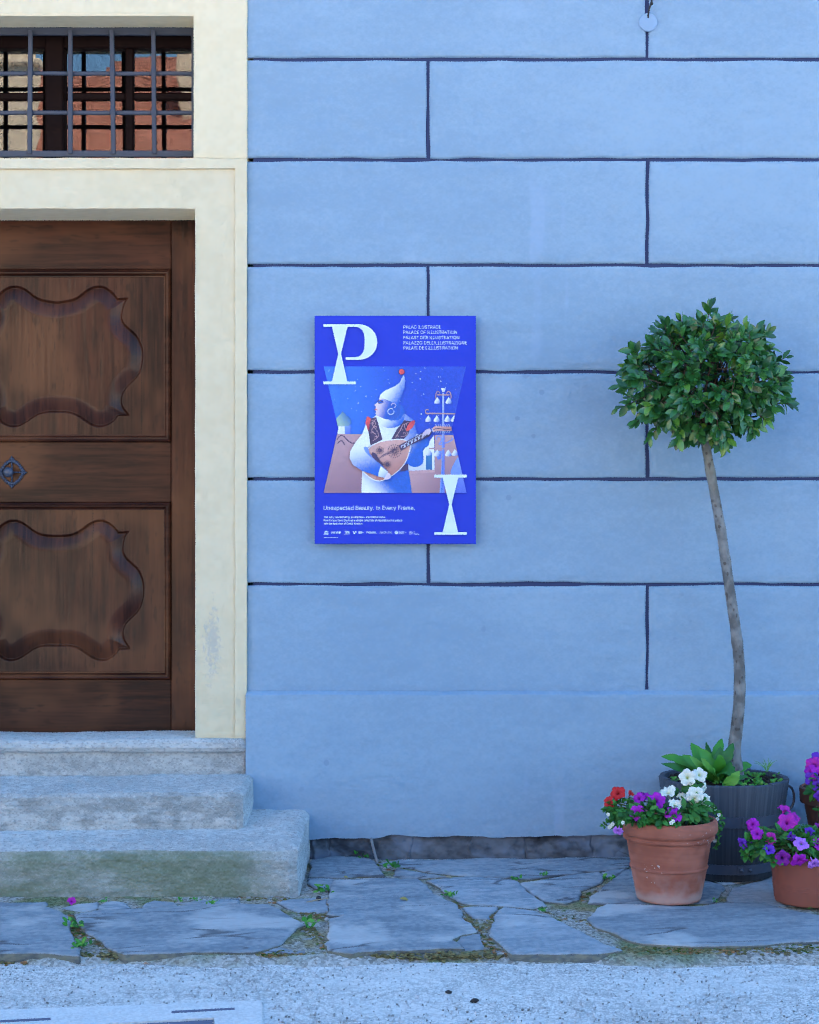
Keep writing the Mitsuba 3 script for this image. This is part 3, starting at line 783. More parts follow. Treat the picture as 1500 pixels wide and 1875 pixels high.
# iron grille in front of the panes
gr = part(house, "grille", None)
GD = -0.127
def gbox(pxa, pxb, pya, pyb, d0, d1, ch=0.002):
    a, b_ = P(pxa, pyb, GD), P(pxb, pya, GD)
    return cbox(a[0], b_[0], -d0, -d1, a[2], b_[2], ch)
part(gr, "top_bar", ply(rough(gbox(-140, 360, 46, 62, GD - 0.012, GD - 0.030), 0.05, 0.0012, 25, 3), "grille_iron"))
part(gr, "bottom_bar", ply(rough(gbox(-140, 354, 276, 287.5, GD + 0.006, GD - 0.008), 0.05, 0.0012, 25, 4), "grille_iron"))
part(gr, "side_bar", ply(gbox(351, 354.5, 62, 276, GD + 0.006, GD - 0.03), "grille_iron"))
for i, (x, tilt) in enumerate(((56, -1.5), (129, 0), (205, 3), (281, 2), (-20, 0), (-95, 0))):
    pts = []
    for y in np.linspace(56, 282, 25):
        bulge = sum(math.exp(-((y - c) / 5.0) ** 2) for c in (133.5, 205))
        q = P(x + tilt * (y - 60) / 220, y, GD + 0.004 + 0.004 * bulge)
        pts.append((q, 0.0079 + 0.0022 * bulge))
    v = []
    for q, r in pts:
        v += [q + np.array((sx * r, -sy * r * 0.8, 0)) for sx, sy in ((-1, 1), (-0.75, 1.3), (0.75, 1.3), (1, 1), (1, -1), (-1, -1))]
    f = []
    for k in range(len(pts) - 1):
        for j in range(6):
            a, b_ = k * 6 + j, k * 6 + (j + 1) % 6
            f += [(a, b_, b_ + 6), (a, b_ + 6, a + 6)]
    part(gr, "upright_bar", ply(trimesh.Trimesh(v, f, process=False), "grille_iron", 35))
for y in (133.5, 205.5):
    m = rough(gbox(-140, 354, y - 3.8, y + 3.8, GD - 0.002, GD - 0.013, 0.003), 0.03, 0.0018, 20, int(y))
    part(gr, "cross_bar", ply(m, "grille_iron", 35))

# ================================================================== STONE STEPS
steps = thing("stone_steps", "worn granite steps, three high, leading up to the carved door", "steps")
def step(profile, xl, xr, seed, amp=0.006, corner=0.012):
    poly = Polygon(profile).buffer(0)
    m = trimesh.creation.extrude_polygon(poly.buffer(-corner * 0.5).buffer(corner * 0.5, quad_segs=5), xr - xl, engine="earcut")
    v = m.vertices.copy()                     # profile x = distance from the wall, y = height, z = along the step
    v = np.c_[xl + v[:, 2], -v[:, 0], v[:, 1]]
    m = trimesh.Trimesh(v, m.faces[:, ::-1], process=True)
    if m.volume < 0:
        m.invert()
    vv, ff = trimesh.remesh.subdivide_to_size(m.vertices, m.faces, 0.024, max_iter=16)
    m = trimesh.Trimesh(vv, ff, process=True)
    v = m.vertices.copy()
    e = np.clip((v[:, 0] - (xr - 0.035)) / 0.035, 0, 1)          # round the free end
    c = np.array([np.mean([p[0] for p in profile]), np.mean([p[1] for p in profile])])
    hi = np.max([p[1] for p in profile]); far = np.max([p[0] for p in profile])
    v[:, 2] -= 0.018 * e ** 3 * np.clip((v[:, 2] - (hi - 0.05)) / 0.05, 0, 1)
    v[:, 1] += 0.018 * e ** 3 * np.clip((-v[:, 1] - (far - 0.05)) / 0.05, 0, 1)
    v[:, 0] -= 0.012 * np.clip((-v[:, 1] - (far - 0.05)) / 0.05, 0, 1) ** 2 * (v[:, 0] > xr - 0.03)
    wear = np.exp(-((v[:, 0] + 1.35) / 0.42) ** 2) * np.clip((v[:, 2] - (hi - 0.04)) / 0.04, 0, 1)
    v[:, 2] -= 0.010 * wear
    m.vertices = wobble(wobble(v, amp, 9, seed, 4), amp * 0.75, 42, seed + 20, 3)
    return m
part(steps, "step", ply(step([(-0.02, -0.08), (0.598, -0.08), (0.604, 0.02), (0.604, 0.118), (0.590, 0.147), (0.53, 0.163), (0.40, 0.171), (0.343, 0.172), (0.1, 0.182), (-0.02, 0.184)], -2.6, -0.366, 2), "granite", 45), "widest bottom step with green algae on its face")
part(steps, "step", ply(step([(-0.02, 0.15), (0.334, 0.15), (0.341, 0.20), (0.341, 0.285), (0.33, 0.300), (0.25, 0.306), (0.1, 0.311), (-0.02, 0.313)], -2.5, -0.572, 5), "granite", 45), "middle step with grey grime on its face")
part(steps, "threshold", ply(step([(-0.32, 0.25), (0.004, 0.25), (0.006, 0.388), (0.028, 0.397), (0.036, 0.412), (0.034, 0.432), (0.022, 0.444), (-0.05, 0.447), (-0.32, 0.440)], -2.2, -0.585, 8, 0.0035, 0.008), "granite", 45), "rounded door sill stone with a moulded nosing")

# ================================================================== POSTER
poster = thing("poster", "bright blue poster board with a lute player in a pointed cap", "poster")
PD = 0.034
def Q(zx, zy, lift=0.0):
    p = P(560 + zx / 4.261, 570 + zy / 4.261, PD)
    p[1] -= lift
    return p
a, b_ = Q(70, 1815), Q(1328, 35)
bd = cbox(a[0], b_[0], -PD, -PD + 0.006, a[2], b_[2], 0.0008)
part(poster, "board", ply(bd, "poster_blue"))
part(poster, "backing_frame", ply(cbox(a[0] + 0.012, b_[0] - 0.012, -PD + 0.006, -0.0, a[2] + 0.012, b_[2] - 0.012, 0.001), "poster_edge"))

def flat(poly, lift):
    geoms = getattr(poly, "geoms", [poly])
    ms = []
    for g in geoms:
        if g.geom_type != "Polygon" or g.area < 1e-3:
            continue
        v2, f = trimesh.creation.triangulate_polygon(g, engine="earcut")
        v = np.array([Q(x, y, lift) for x, y in v2])
        ms.append((v2, trimesh.Trimesh(v, f, process=False)))
    return ms

FRAME = Polygon([(140, 430), (1252, 430), (1140, 915), (1255, 1417), (140, 1417), (255, 915)])
layers, lift = [], [0.0004]
def ink(pts, inkset, g0=(0, 0), g1=(1, 0), smooth=True, clip=True):
    """One printed shape: tone 0 at g0, tone 1 at g1."""
    if isinstance(pts, Polygon):
        pg = pts
    else:
        p = np.array(pts, float)
        if smooth and len(p) > 4:
            p = spline(np.vstack([p, p[:1]]), len(p) * 4)
        pg = Polygon(p).buffer(0)
    if clip:
        pg = pg.intersection(FRAME)
    lift[0] += 0.00004
    g0, g1 = np.array(g0, float), np.array(g1, float)
    d = (g1 - g0) / ((g1 - g0) @ (g1 - g0) + 1e-9)
    for v2, m in flat(pg, lift[0]):
        layers.append((m, np.c_[(np.asarray(v2) - g0) @ d, np.full(len(v2), inkset)]))
def dot(x, y, r, inkset, tone=0.0):
    ink(Point(x, y).buffer(r, quad_segs=4), inkset, (x - 1e6 * tone - (1 if tone == 0 else 0) * 0 + 1e3, y), (x + 1e3 + 1, y)) if False else ink(Point(x, y).buffer(r, quad_segs=4), inkset, (x, y - 4 * r), (x, y + 4 * r))
def stroke(pts, w, inkset, smooth=True):
    from shapely.geometry import LineString
    p = np.array(pts, float)
    if smooth and len(p) > 2:
        p = spline(p, len(p) * 5)
    ink(LineString(p).buffer(w, quad_segs=3), inkset, (0, p[0][1] - 400), (0, p[0][1] + 800))
ink(FRAME, 2, (230, 700), (900, 560))
prng = np.random.default_rng(5)
for _ in range(70):
    x, y = prng.uniform(180, 1240), prng.uniform(440, 900)
    ink(Point(x, y).buffer(prng.choice([2.5, 3.5, 5.5], p=[0.5, 0.35, 0.15]), quad_segs=2), 9)
ink([(0, 958), (560, 958), (560, 1417), (0, 1417)], 1, (200, 900), (420, 1500), False)
ink([(790, 1258), (1260, 1240), (1260, 1417), (790, 1417)], 1, (800, 1200), (1100, 1460), False)
ink([(800, 1262), (800, 1180), (900, 1110), (1000, 965), (1006, 1240)], 0, (1000, 1000), (700, 1700), False)
ink([(938, 1105), (985, 1105), (985, 1236), (938, 1236)], 10, (940, 1100), (990, 1236), False)
ink([(1006, 965), (1260, 965), (1260, 1300), (1006, 1262)], 1, (1000, 900), (1150, 1500), False)
ink([(800, 1244), (1006, 1236), (1006, 1258), (800, 1266)], 1, (1400, 1244), (2400, 1244), False)
ink([(1130, 1270), (1160, 1180), (1215, 1120), (1260, 1240), (1260, 1417), (1100, 1417), (1110, 1330)], 8, (1130, 1200), (1180, 1417))
ink([(1005, 1090), (1060, 1090), (1055, 1150), (1030, 1160)], 8, (1000, 1090), (1060, 1160))
stroke([(245, 1000), (290, 970), (330, 1010), (380, 1030), (420, 1000)], 4, 3)
stroke([(250, 1030), (280, 1010), (300, 1040)], 4, 3)
stroke([(1020, 1000), (1040, 975), (1060, 1000), (1040, 1035), (1085, 1030), (1140, 990)], 4, 8)
# dome and turret
ink([(286, 745), (297, 790), (330, 820), (355, 858), (335, 895), (290, 903), (248, 895), (234, 855), (268, 805)], 5, (240, 880), (345, 820))
ink([(250, 900), (306, 898), (306, 957), (245, 957)], 0, (250, 900), (480, 920), False)
ink([(306, 898), (350, 892), (350, 958), (306, 957)], 8, (300, 900), (350, 960), False)
# bell pole
ink([(1064, 640), (1082, 640), (1084, 1417), (1044, 1417), (1060, 1200)], 8, (1060, 640), (1085, 640), False)
stroke([(1072, 640), (1070, 1000), (1062, 1417)], 4, 0)
for pts in ([(1030, 652), (1118, 652)], [(940, 797), (1168, 799)], [(965, 1070), (1180, 1072)]):
    stroke(pts, 5, 1, False)
for pts in ([(1030, 690), (1015, 650), (1030, 625), (1045, 640)], [(1117, 690), (1132, 650), (1117, 625), (1100, 640)], [(955, 800), (935, 790), (940, 768), (958, 772)]):
    stroke(pts, 3.5, 1)
ink([(1055, 600), (1092, 600), (1083, 630), (1066, 632)], 0, (1050, 600), (1130, 640))
for x, y in ((1027, 694), (1115, 694), (957, 836), (1022, 837), (1106, 836), (1157, 836), (961, 1098), (1026, 1104), (1112, 1104), (1163, 1100)):
    ink([(x, y - 26), (x + 12, y - 8), (x + 24, y + 22), (x, y + 28), (x - 24, y + 22), (x - 12, y - 8)], 0, (x - 14, y - 6), (x + 34, y + 14))
# figure: skirt, torso, vest
ink([(440, 1235), (520, 1290), (620, 1330), (720, 1300), (800, 1230), (815, 1320), (828, 1417), (435, 1417)], 0, (480, 1400), (610, 1280), False)
ink([(470, 870), (560, 805), (760, 790), (845, 850), (870, 960), (810, 1110), (500, 1090)], 0, (620, 960), (900, 900), False)
ink([(800, 1100), (840, 1030), (872, 955), (905, 985), (958, 1000), (955, 1050), (925, 1068), (915, 1180), (862, 1215), (800, 1195)], 0, (760, 980), (880, 1060))
ink([(760, 1200), (800, 1190), (800, 1240), (735, 1250)], 3, (700, 1200), (900, 1200), False)
ink([(500, 838), (553, 825), (572, 900), (600, 1000), (520, 1045), (495, 1040), (481, 920)], 3, (480, 900), (700, 900), False)
ink([(768, 850), (830, 860), (800, 960), (762, 1000), (668, 1000), (705, 930)], 3, (600, 900), (830, 900), False)
for pts in ([(515, 850), (540, 890), (515, 930), (545, 960), (525, 1010)], [(545, 845), (520, 880), (550, 925), (560, 985)], [(800, 868), (770, 900), (790, 940), (740, 980)], [(760, 880), (735, 930), (700, 985)]):
    stroke(pts, 2.6, 1)
for x, y in ((520, 875), (545, 905), (520, 945), (548, 985), (780, 885), (750, 925), (770, 955), (715, 975)):
    stroke([(x - 9, y + 5), (x - 3, y - 7), (x + 8, y - 3), (x + 4, y + 5)], 2.2, 1)
ink([(478, 820), (506, 836), (500, 880), (488, 932), (471, 902), (470, 850)], 6, (470, 850), (510, 900))
ink([(853, 850), (848, 880), (812, 925), (786, 936), (796, 890), (825, 858)], 6, (790, 900), (850, 860))
# head
ink([(700, 735), (755, 742), (772, 790), (762, 840), (700, 870), (650, 850)], 0, (420, 700), (740, 820))
ink([(553, 812), (600, 842), (690, 852), (740, 838), (768, 800), (765, 850), (725, 895), (660, 912), (590, 892), (560, 858)], 0, (600, 840), (700, 930))
ink([(574, 688), (560, 712), (535, 732), (549, 745), (540, 770), (550, 782), (543, 800), (560, 816), (620, 842), (700, 848), (735, 800), (742, 730), (690, 712), (640, 690), (600, 676)], 7, (545, 760), (640, 790), False)
ink([(555, 700), (600, 690), (610, 712), (575, 722)], 7, (500, 700), (560, 700), False)
stroke([(562, 702), (580, 698), (598, 706)], 3.2, 3)
stroke([(566, 716), (582, 720), (596, 716)], 2.4, 3)
stroke([(541, 768), (550, 766), (558, 770)], 3.2, 6)
ink([(571, 686), (582, 652), (622, 617), (690, 588), (735, 556), (756, 510), (766, 497), (776, 540), (772, 600), (748, 660), (716, 746), (692, 716), (640, 694), (600, 680)], 0, (625, 620), (748, 690), False)
ink(Point(748, 473).buffer(24), 3, (0, 0), (1000, 0))
ink(Point(748, 472).buffer(21), 6, (735, 460), (775, 490))
stroke([(680, 765), (660, 760), (643, 775), (646, 797), (665, 805), (684, 795), (687, 778)], 3.2, 0)
stroke([(668, 735), (684, 718), (700, 728), (690, 752)], 3, 7)
# lute
lute = [(472, 1085), (560, 1022), (680, 998), (775, 1000), (815, 1022), (815, 1085), (780, 1180), (715, 1255), (640, 1305), (565, 1328), (500, 1302), (440, 1240), (452, 1150)]
ink(lute, 0, (560, 1100), (1400, 1200))
ink(np.array(lute) * 0.955 + np.array((632, 1160)) * 0.045, 4, (600, 1030), (700, 1300))
ink([(500, 1278), (545, 1258), (548, 1308), (520, 1305)], 4, (300, 1200), (900, 1300), False)
for k in range(6):
    stroke([(560 + 8 * k, 1155 - 7 * k), (690 + 6 * k, 1095 - 7 * k)], 1.0, 3, False)
for x, y, r in ((692, 1092, 52), (578, 1085, 30), (637, 1196, 30)):
    for rr, nd in ((0.95, 18), (0.62, 12), (0.3, 8)):
        for j in range(nd):
            a_ = 2 * math.pi * j / nd
            ink(Point(x + r * rr * math.cos(a_), y + r * rr * math.sin(a_)).buffer(r * 0.085, quad_segs=2), 3)
    for j in range(12):
        a_ = 2 * math.pi * j / 12
        stroke([(x + r * 0.2 * math.cos(a_), y + r * 0.2 * math.sin(a_)), (x + r * 0.72 * math.cos(a_), y + r * 0.72 * math.sin(a_))], 2.0, 3, False)
ink([(520, 1100), (548, 1110), (575, 1160), (607, 1195), (590, 1215), (545, 1165), (512, 1125)], 3, (480, 1100), (700, 1200), False)
ink([(722, 1050), (955, 925), (985, 942), (968, 975), (800, 1052), (745, 1090)], 3, (700, 1000), (1000, 1000), False)
for k in range(7):
    x, y = 760 + 28 * k, 1055 - 16 * k
    stroke([(x - 12, y + 8), (x - 4, y - 10), (x + 10, y - 6), (x + 6, y + 8), (x + 20, y - 2)], 2.4, 0)
ink([(980, 918), (1008, 897), (1060, 900), (1135, 902), (1140, 934), (1020, 934), (1000, 942)], 4, (980, 900), (1160, 930), False)
stroke([(985, 940), (1012, 918), (1060, 918), (1136, 918)], 3, 3)
for k in range(7):
    stroke([(1020 + 17 * k, 898), (1014 + 17 * k, 884)], 2.2, 0, False)
    stroke([(1020 + 17 * k, 937), (1014 + 17 * k, 951)], 2.2, 0, False)
stroke([(985, 918), (995, 942)], 3.5, 0, False)
for j, (x, y) in enumerate(((925, 945), (937, 932), (950, 925), (962, 922), (972, 930))):
    stroke([(x - 16, y + 42 - 3 * j), (x - 6, y + 18), (x, y)], 6.5, 7)
# near sleeve and hand
ink([(470, 882), (440, 962), (390, 1022), (348, 1090), (343, 1145), (368, 1198), (440, 1245), (520, 1272), (570, 1292), (640, 1250), (592, 1200), (540, 1160), (500, 1112), (482, 1065), (505, 1045), (492, 950)], 0, (400, 1040), (480, 1270), False)
ink([(452, 1060), (482, 1062), (500, 1112), (545, 1165), (500, 1130), (465, 1095)], 8, (450, 1060), (560, 1160))
ink([(586, 1208), (642, 1252), (618, 1300), (565, 1290), (572, 1245)], 0, (590, 1220), (680, 1330), False)
ink([(636, 1262), (660, 1272), (664, 1296), (640, 1312), (612, 1312), (622, 1286)], 7, (630, 1270), (760, 1340))
ms = [m for m, _ in layers]
part(poster, "picture", ply(trimesh.util.concatenate(ms), "poster_print", False, uv=np.vstack([u for _, u in layers])), "printed night scene of a lute player, bells and a dome")

# big letters
def letter(parts_, name, label):
    from shapely import union_all
    pg = union_all([Polygon(p).buffer(0) for p in parts_])
    vs = [m for _, m in flat(pg, 0.0072)]
    part(poster, name, ply(trimesh.util.concatenate(vs), "poster_white"), label)
th = np.linspace(-np.pi / 2, np.pi / 2, 30)
def se(c, ax_, ay, e=2.3):
    return [(c[0] + ax_ * abs(math.cos(t)) ** (2 / e), c[1] + ay * math.copysign(abs(math.sin(t)) ** (2 / e), math.sin(t))) for t in th]
bowl = [(300, 102), (385, 102)] + se((410, 241), 148, 139, 2.05) + [(312, 380), (312, 358), (372, 358)] + se((378, 240.5), 82, 117.5, 2.6)[::-1] + [(300, 123)]
letter([[(138, 102), (420, 102), (420, 123), (138, 123)], [(205, 122), (327, 122), (276, 332), (325, 549), (205, 549), (254, 332)], [(138, 548), (392, 548), (392, 570), (138, 570)], bowl], "capital_letter", "large pale capital P with an hourglass stem")
letter([[(1003, 1275), (1256, 1275), (1256, 1298), (1003, 1298)], [(1068, 1297), (1190, 1297), (1138, 1508), (1188, 1723), (1068, 1723), (1119, 1508)], [(1003, 1722), (1256, 1722), (1256, 1743), (1003, 1743)]], "capital_letter", "large pale capital I with an hourglass stem")

def lettering(text, x0, x1, base_y, cap, label=None, bold=False, name="text_line"):
    m = meshkit.text_mesh(text.replace("I", "|"), 1.0, 0.05, bold)
    for b in m.split(only_watertight=False) if "I" in text else ():
        lo, hi = b.vertices.min(0), b.vertices.max(0)
        if lo[1] < -0.15 and hi[1] > 1.1 and hi[0] - lo[0] < 0.3:          # a plain upright bar becomes the capital I
            inside = (m.vertices[:, 0] >= lo[0] - 1e-6) & (m.vertices[:, 0] <= hi[0] + 1e-6)
            m.vertices[inside, 1] = np.clip(m.vertices[inside, 1], 0.0, 1.0)
    s = 0.002 * (DIST - PD) / DIST / 4.261
    v = m.vertices.copy()
    v[:, 0] = (v[:, 0] - v[:, 0].min()) / np.ptp(v[:, 0]) * (x1 - x0)
    o = Q(x0, base_y)
    m.vertices = np.c_[o[0] + v[:, 0] * s, o[1] - 0.0006 - v[:, 2] * 0.006, o[2] + v[:, 1] * cap * s]
    part(poster, name, ply(m, "poster_white"), label)
for t, x1, y in (("PALÁC ILUSTRACE", 1053, 135), ("PALACE OF ILLUSTRATION", 1180, 176), ("PALAST DER ILLUSTRATION", 1197, 217), ("PALAZZO DELĽILLUSTRAZIONE", 1257, 258), ("PALAIS DE ĽILLUSTRATION", 1186, 298)):
    lettering(t, 762, x1, y, 25)
lettering("Unexpected Beauty. In Every Frame.", 140, 850, 1550, 33)
for t, x1, y in (("This story wowed a king, an empress – and millions more.", 621, 1613), ("Now it’s your turn. Discover a unique collection of illustrations in a palace", 752, 1638), ("with the best view of Český Krumlov", 445, 1663)):
    lettering(t, 140, x1, y, 15, bold=True)
# row of small emblems
def emblem(polys, label=None):
    from shapely import union_all
    pg = union_all([p if not isinstance(p, list) else Polygon(p).buffer(0) for p in polys])
    part(poster, "emblem", ply(trimesh.util.concatenate([m for _, m in flat(pg, 0.0006)]), "poster_white"), label)
def bar(x0, x1, y0, y1): return [(x0, y0), (x1, y0), (x1, y1), (x0, y1)]
emblem([[(142, 1722), (159, 1711), (176, 1722)], bar(142, 176, 1735, 1738), bar(139, 179, 1739, 1742)] + [bar(145 + 5.4 * k, 148 + 5.4 * k, 1724, 1735) for k in range(6)])
lettering("unicef", 197, 254, 1733, 17, bold=True)
emblem([Point(264, 1726).buffer(9)])
lettering("TBW", 302, 344, 1734, 20, bold=True)
emblem([bar(297, 342, 1737, 1739)])
emblem([Point(373, 1721).buffer(5), Point(388, 1721).buffer(5), Point(380, 1732).buffer(6), [(393, 1717), (400, 1722), (394, 1728)]])
emblem([bar(410, 442, 1716, 1719), bar(410, 452, 1722, 1725), bar(410, 440, 1728, 1731), bar(410, 436, 1734, 1737)])
lettering("Pelatrix.", 474, 552, 1733, 17, bold=True)
lettering("LARSON JUHL", 575, 674, 1733, 16)
emblem([Point(707, 1726).buffer(13).difference(Polygon(bar(700, 714, 1720, 1723))).difference(Polygon(bar(707, 709, 1723, 1733)))])
lettering("TRUST", 724, 768, 1732, 14, bold=True)
emblem([bar(724, 770, 1736, 1738), bar(775, 784, 1727, 1730)])
emblem([bar(806, 828, 1715, 1717), bar(806, 838, 1722, 1724), bar(806, 832, 1729, 1731), bar(806, 830, 1737, 1739), bar(844, 846, 1713, 1741), bar(852, 874, 1732, 1734), bar(852, 886, 1738, 1740)])
emblem([bar(140, 166, 1765, 1768), bar(169, 196, 1765, 1768), bar(199, 250, 1765, 1768)])

# ================================================================== SMALL FIXTURES ON THE WALL
cap = thing("cable_cap", "round blue painted cap on the wall with a black cable entering it", "junction cap")
c = P(1187, 41, 0.0)
m = lathe([(0, 0.004), (0.030, 0.0035), (0.0335, 0.002), (0.034, -0.004)], 40)
m.apply_transform(trimesh.transformations.rotation_matrix(math.pi / 2, (1, 0, 0)))
m.apply_translation((c[0], -0.003, c[2]))
part(cap, "disc", ply(m, "cap_plastic", 40))
pts = [P(x, y, d) for x, y, d in ((1198, -60, 0.015), (1195, -10, 0.02), (1193, 4, 0.022), (1190, 13, 0.02), (1187.5, 24, 0.014), (1187, 31, 0.004))]
part(cap, "cable", ply(tube(spline(pts, 26), 0.0031, 8), "black_rubber", 50))
m = trimesh.creation.icosphere(2, 0.006); m.apply_translation(P(1193.5, 6, 0.022)); part(cap, "cable_tie", ply(m, "black_rubber", True))
m = trimesh.creation.icosphere(2, 0.0045); m.apply_translation(P(1187, 31.5, 0.004)); part(cap, "grommet", ply(m, "black_rubber", True))

pipe = thing("thin_pipe", "thin pale grey pipe running down the wall foot into the paving", "pipe")
scene[pipe] = ply(tube(spline([P(678.5, 1531, 0.0), P(681, 1540, 0.02), P(686, 1562, 0.035), P(691, 1580, 0.05), G(697, 1592, 0.0)], 16), 0.0052, 8, bumps=0.001), "pale_pipe", 50)

# ================================================================== UTILITY COVER IN THE ROAD
cov = thing("utility_cover", "pale concrete cover frame with thin metal strips set in the road", "utility cover")
zc_ = -0.019
def road_poly(pts, z): return Polygon([tuple(G(x, y, z)[:2]) for x, y in pts])
def prism(pg, z0, z1):
    m = trimesh.creation.extrude_polygon(pg, z1 - z0, engine="earcut")
    m.apply_translation((0, 0, z0))
    return m
fr = road_poly([(-60, 1853), (479, 1834), (486, 2060), (-60, 2060)], zc_).difference(road_poly([(200, 1876), (391, 1866), (398, 2000), (190, 2000)], zc_).buffer(0.002))
part(cov, "frame", ply(prism(fr, -0.05, zc_ + 0.003), "concrete"))
part(cov, "lid", ply(prism(road_poly([(200, 1876), (391, 1866), (398, 2000), (190, 2000)], zc_), -0.05, zc_ - 0.002), "strip_metal"))
for pts in ([(314, 1851.5), (430, 1845.5), (430, 1848.5), (314, 1855)], [(-30, 1870), (93, 1864), (93, 1867.5), (-30, 1873.5)]):
    part(cov, "strip", ply(prism(road_poly(pts, zc_ + 0.004), zc_ - 0.01, zc_ + 0.0045), "strip_metal"))

# ================================================================== LEAVES AND FLOWERS
def leaf_mesh(L, W, fold=0.25, curl=0.25, n=6, shape=1.0, wave=0.0):
    """A pointed leaf along +y with its face up (+z)."""
    t = np.linspace(0, 1, n + 1)
    w = W / 2 * np.sin(np.pi * t ** shape) ** 0.8
    w[0] = W * 0.03; w[-1] = 0.0
    cc = curl if abs(curl) > 1e-6 else 1e-6
    y = L * np.sin(cc * t) / cc
    z = -L * (1 - np.cos(cc * t)) / cc
    wv = wave * np.sin(t * 9)
    v = []
    for a, b, c, s in zip(w, y, z, wv):
        v += [(-a, b, c + a * fold + s * a), (0, b, c), (a, b, c + a * fold - s * a)]
    f = []
    for i in range(n):
        k = 3 * i
        f += [(k, k + 1, k + 4), (k, k + 4, k + 3), (k + 1, k + 2, k + 5), (k + 1, k + 5, k + 4)]
    return trimesh.Trimesh(v, f, process=False)

def bez_leaf(p0, p1, p2, W, face=(0, -0.55, 0.8), n=12, fold=0.32, teeth=0.0, shape=1.15, seed=0):
    """A long leaf along a curve."""
    p0, p1, p2 = (np.asarray(p, float) for p in (p0, p1, p2))
    t = np.linspace(0, 1, n + 1)[:, None]
    c = (1 - t) ** 2 * p0 + 2 * t * (1 - t) * p1 + t ** 2 * p2
    d = np.gradient(c, axis=0)
    d /= np.linalg.norm(d, axis=1, keepdims=True)
    side = np.cross(d, np.asarray(face, float))
    side /= np.linalg.norm(side, axis=1, keepdims=True)
    up = np.cross(side, d)
    w = W / 2 * np.sin(np.pi * t[:, 0] ** shape) ** 0.75
    w[0], w[-1] = W * 0.06, 0.0005
    r = np.random.default_rng(seed)
    wl = w * (1 + teeth * r.uniform(-1, 1, n + 1)); wr = w * (1 + teeth * r.uniform(-1, 1, n + 1))
    rip = 0.12 * np.sin(t * 13 + seed)
    v = np.stack([c - side * wl[:, None] + up * (wl[:, None] * (fold + rip)), c, c + side * wr[:, None] + up * (wr[:, None] * (fold - rip))], 1).reshape(-1, 3)
    f = []
    for i in range(n):
        k = 3 * i
        f += [(k, k + 1, k + 4), (k, k + 4, k + 3), (k + 1, k + 2, k + 5), (k + 1, k + 5, k + 4)]
    return trimesh.Trimesh(v, f, process=False)

def petunia_mesh(R, cup, ruffle, seed):
    """A trumpet flower facing +z, its mouth at the origin. Returns the mesh and how far out each vertex is."""
    r_ = np.random.default_rng(seed)
    rings = np.array([0.03, 0.08, 0.16, 0.3, 0.5, 0.72, 0.9, 1.0])
    n = 40
    ph = r_.uniform(0, 6.28, 4)
    v, rad = [], []
    for q in rings:
        for j in range(n):
            a = 2 * math.pi * j / n
            lobe = 1 + 0.24 * q * (abs(math.cos(2.5 * a)) ** 0.55 - 0.72) + 0.04 * q * math.sin(9 * a + ph[2]) + 0.03 * q * math.sin(17 * a + ph[3])
            rr = R * q * lobe
            z = -R * 0.75 * math.exp(-q / 0.16) + cup * R * q ** 1.5
            z += ruffle * R * q * q * (0.5 * math.sin(5 * a + ph[0]) + 0.35 * math.sin(11 * a + ph[1]) + 0.5 * math.sin(2 * a + ph[3]))
            z -= 0.12 * R * max(0, q - 0.75) / 0.25
            v.append((rr * math.cos(a), rr * math.sin(a), z)); rad.append(q)
    f = []
    for i in range(len(rings) - 1):
        for j in range(n):
            a, b = i * n + j, i * n + (j + 1) % n
            f += [(a, a + n, b + n), (a, b + n, b)]
    # the tube behind
    b0 = len(v)
    for q, z in ((0.30, -0.10), (0.16, -0.55), (0.11, -1.0), (0.07, -1.5)):
        for j in range(n):
            a = 2 * math.pi * j / n
            v.append((R * q * math.cos(a), R * q * math.sin(a), R * z)); rad.append(0.5)
    for i in range(3):
        for j in range(n):
            a, b = b0 + i * n + j, b0 + i * n + (j + 1) % n
            f += [(a, b, b + n), (a, b + n, a + n)]
    return trimesh.Trimesh(v, f, process=False), np.array(rad), n

COLOURS = {
    "magenta": ((0.36, 0.012, 0.40), (0.13, 0.005, 0.18), (0.27, 0.010, 0.32)),
    "pink": ((0.42, 0.018, 0.33), (0.20, 0.01, 0.20), (0.36, 0.016, 0.28)),
    "violet": ((0.125, 0.028, 0.42), (0.04, 0.008, 0.18), (0.10, 0.02, 0.36)),
    "deep": ((0.20, 0.008, 0.23), (0.04, 0.003, 0.07), (0.14, 0.006, 0.17)),
    "lilac": ((0.42, 0.16, 0.62), (0.24, 0.06, 0.44), (0.40, 0.15, 0.60)),
    "white": ((0.70, 0.69, 0.62), (0.45, 0.50, 0.22), (0.64, 0.63, 0.55)),
    "red": ((0.52, 0.020, 0.022), (0.25, 0.008, 0.012), (0.46, 0.016, 0.018)),
}
FLOWERS = {}
def flower_shape(colour, variant):
    if (colour, variant) not in FLOWERS:
        m, rad, n = petunia_mesh(1.0, (0.10, -0.12, 0.30)[variant], (0.16, 0.22, 0.28)[variant], variant * 7 + 3)
        edge, throat, mid = (np.array(c) for c in COLOURS[colour])
        k = np.clip((rad - 0.08) / 0.25, 0, 1)[:, None]
        col = throat * (1 - k) + edge * k
        ang = np.arctan2(m.vertices[:, 1], m.vertices[:, 0])
        vein = (0.5 + 0.5 * np.cos(15 * ang))[:, None] * np.clip((rad - 0.1) / 0.2, 0, 1)[:, None] * np.clip((1.0 - rad) / 0.4, 0, 1)[:, None]
        col = col * (1 - 0.3 * vein) + throat * 0.3 * vein
        FLOWERS[(colour, variant)] = ply(m, "petal", True, color=col)
    return FLOWERS[(colour, variant)]

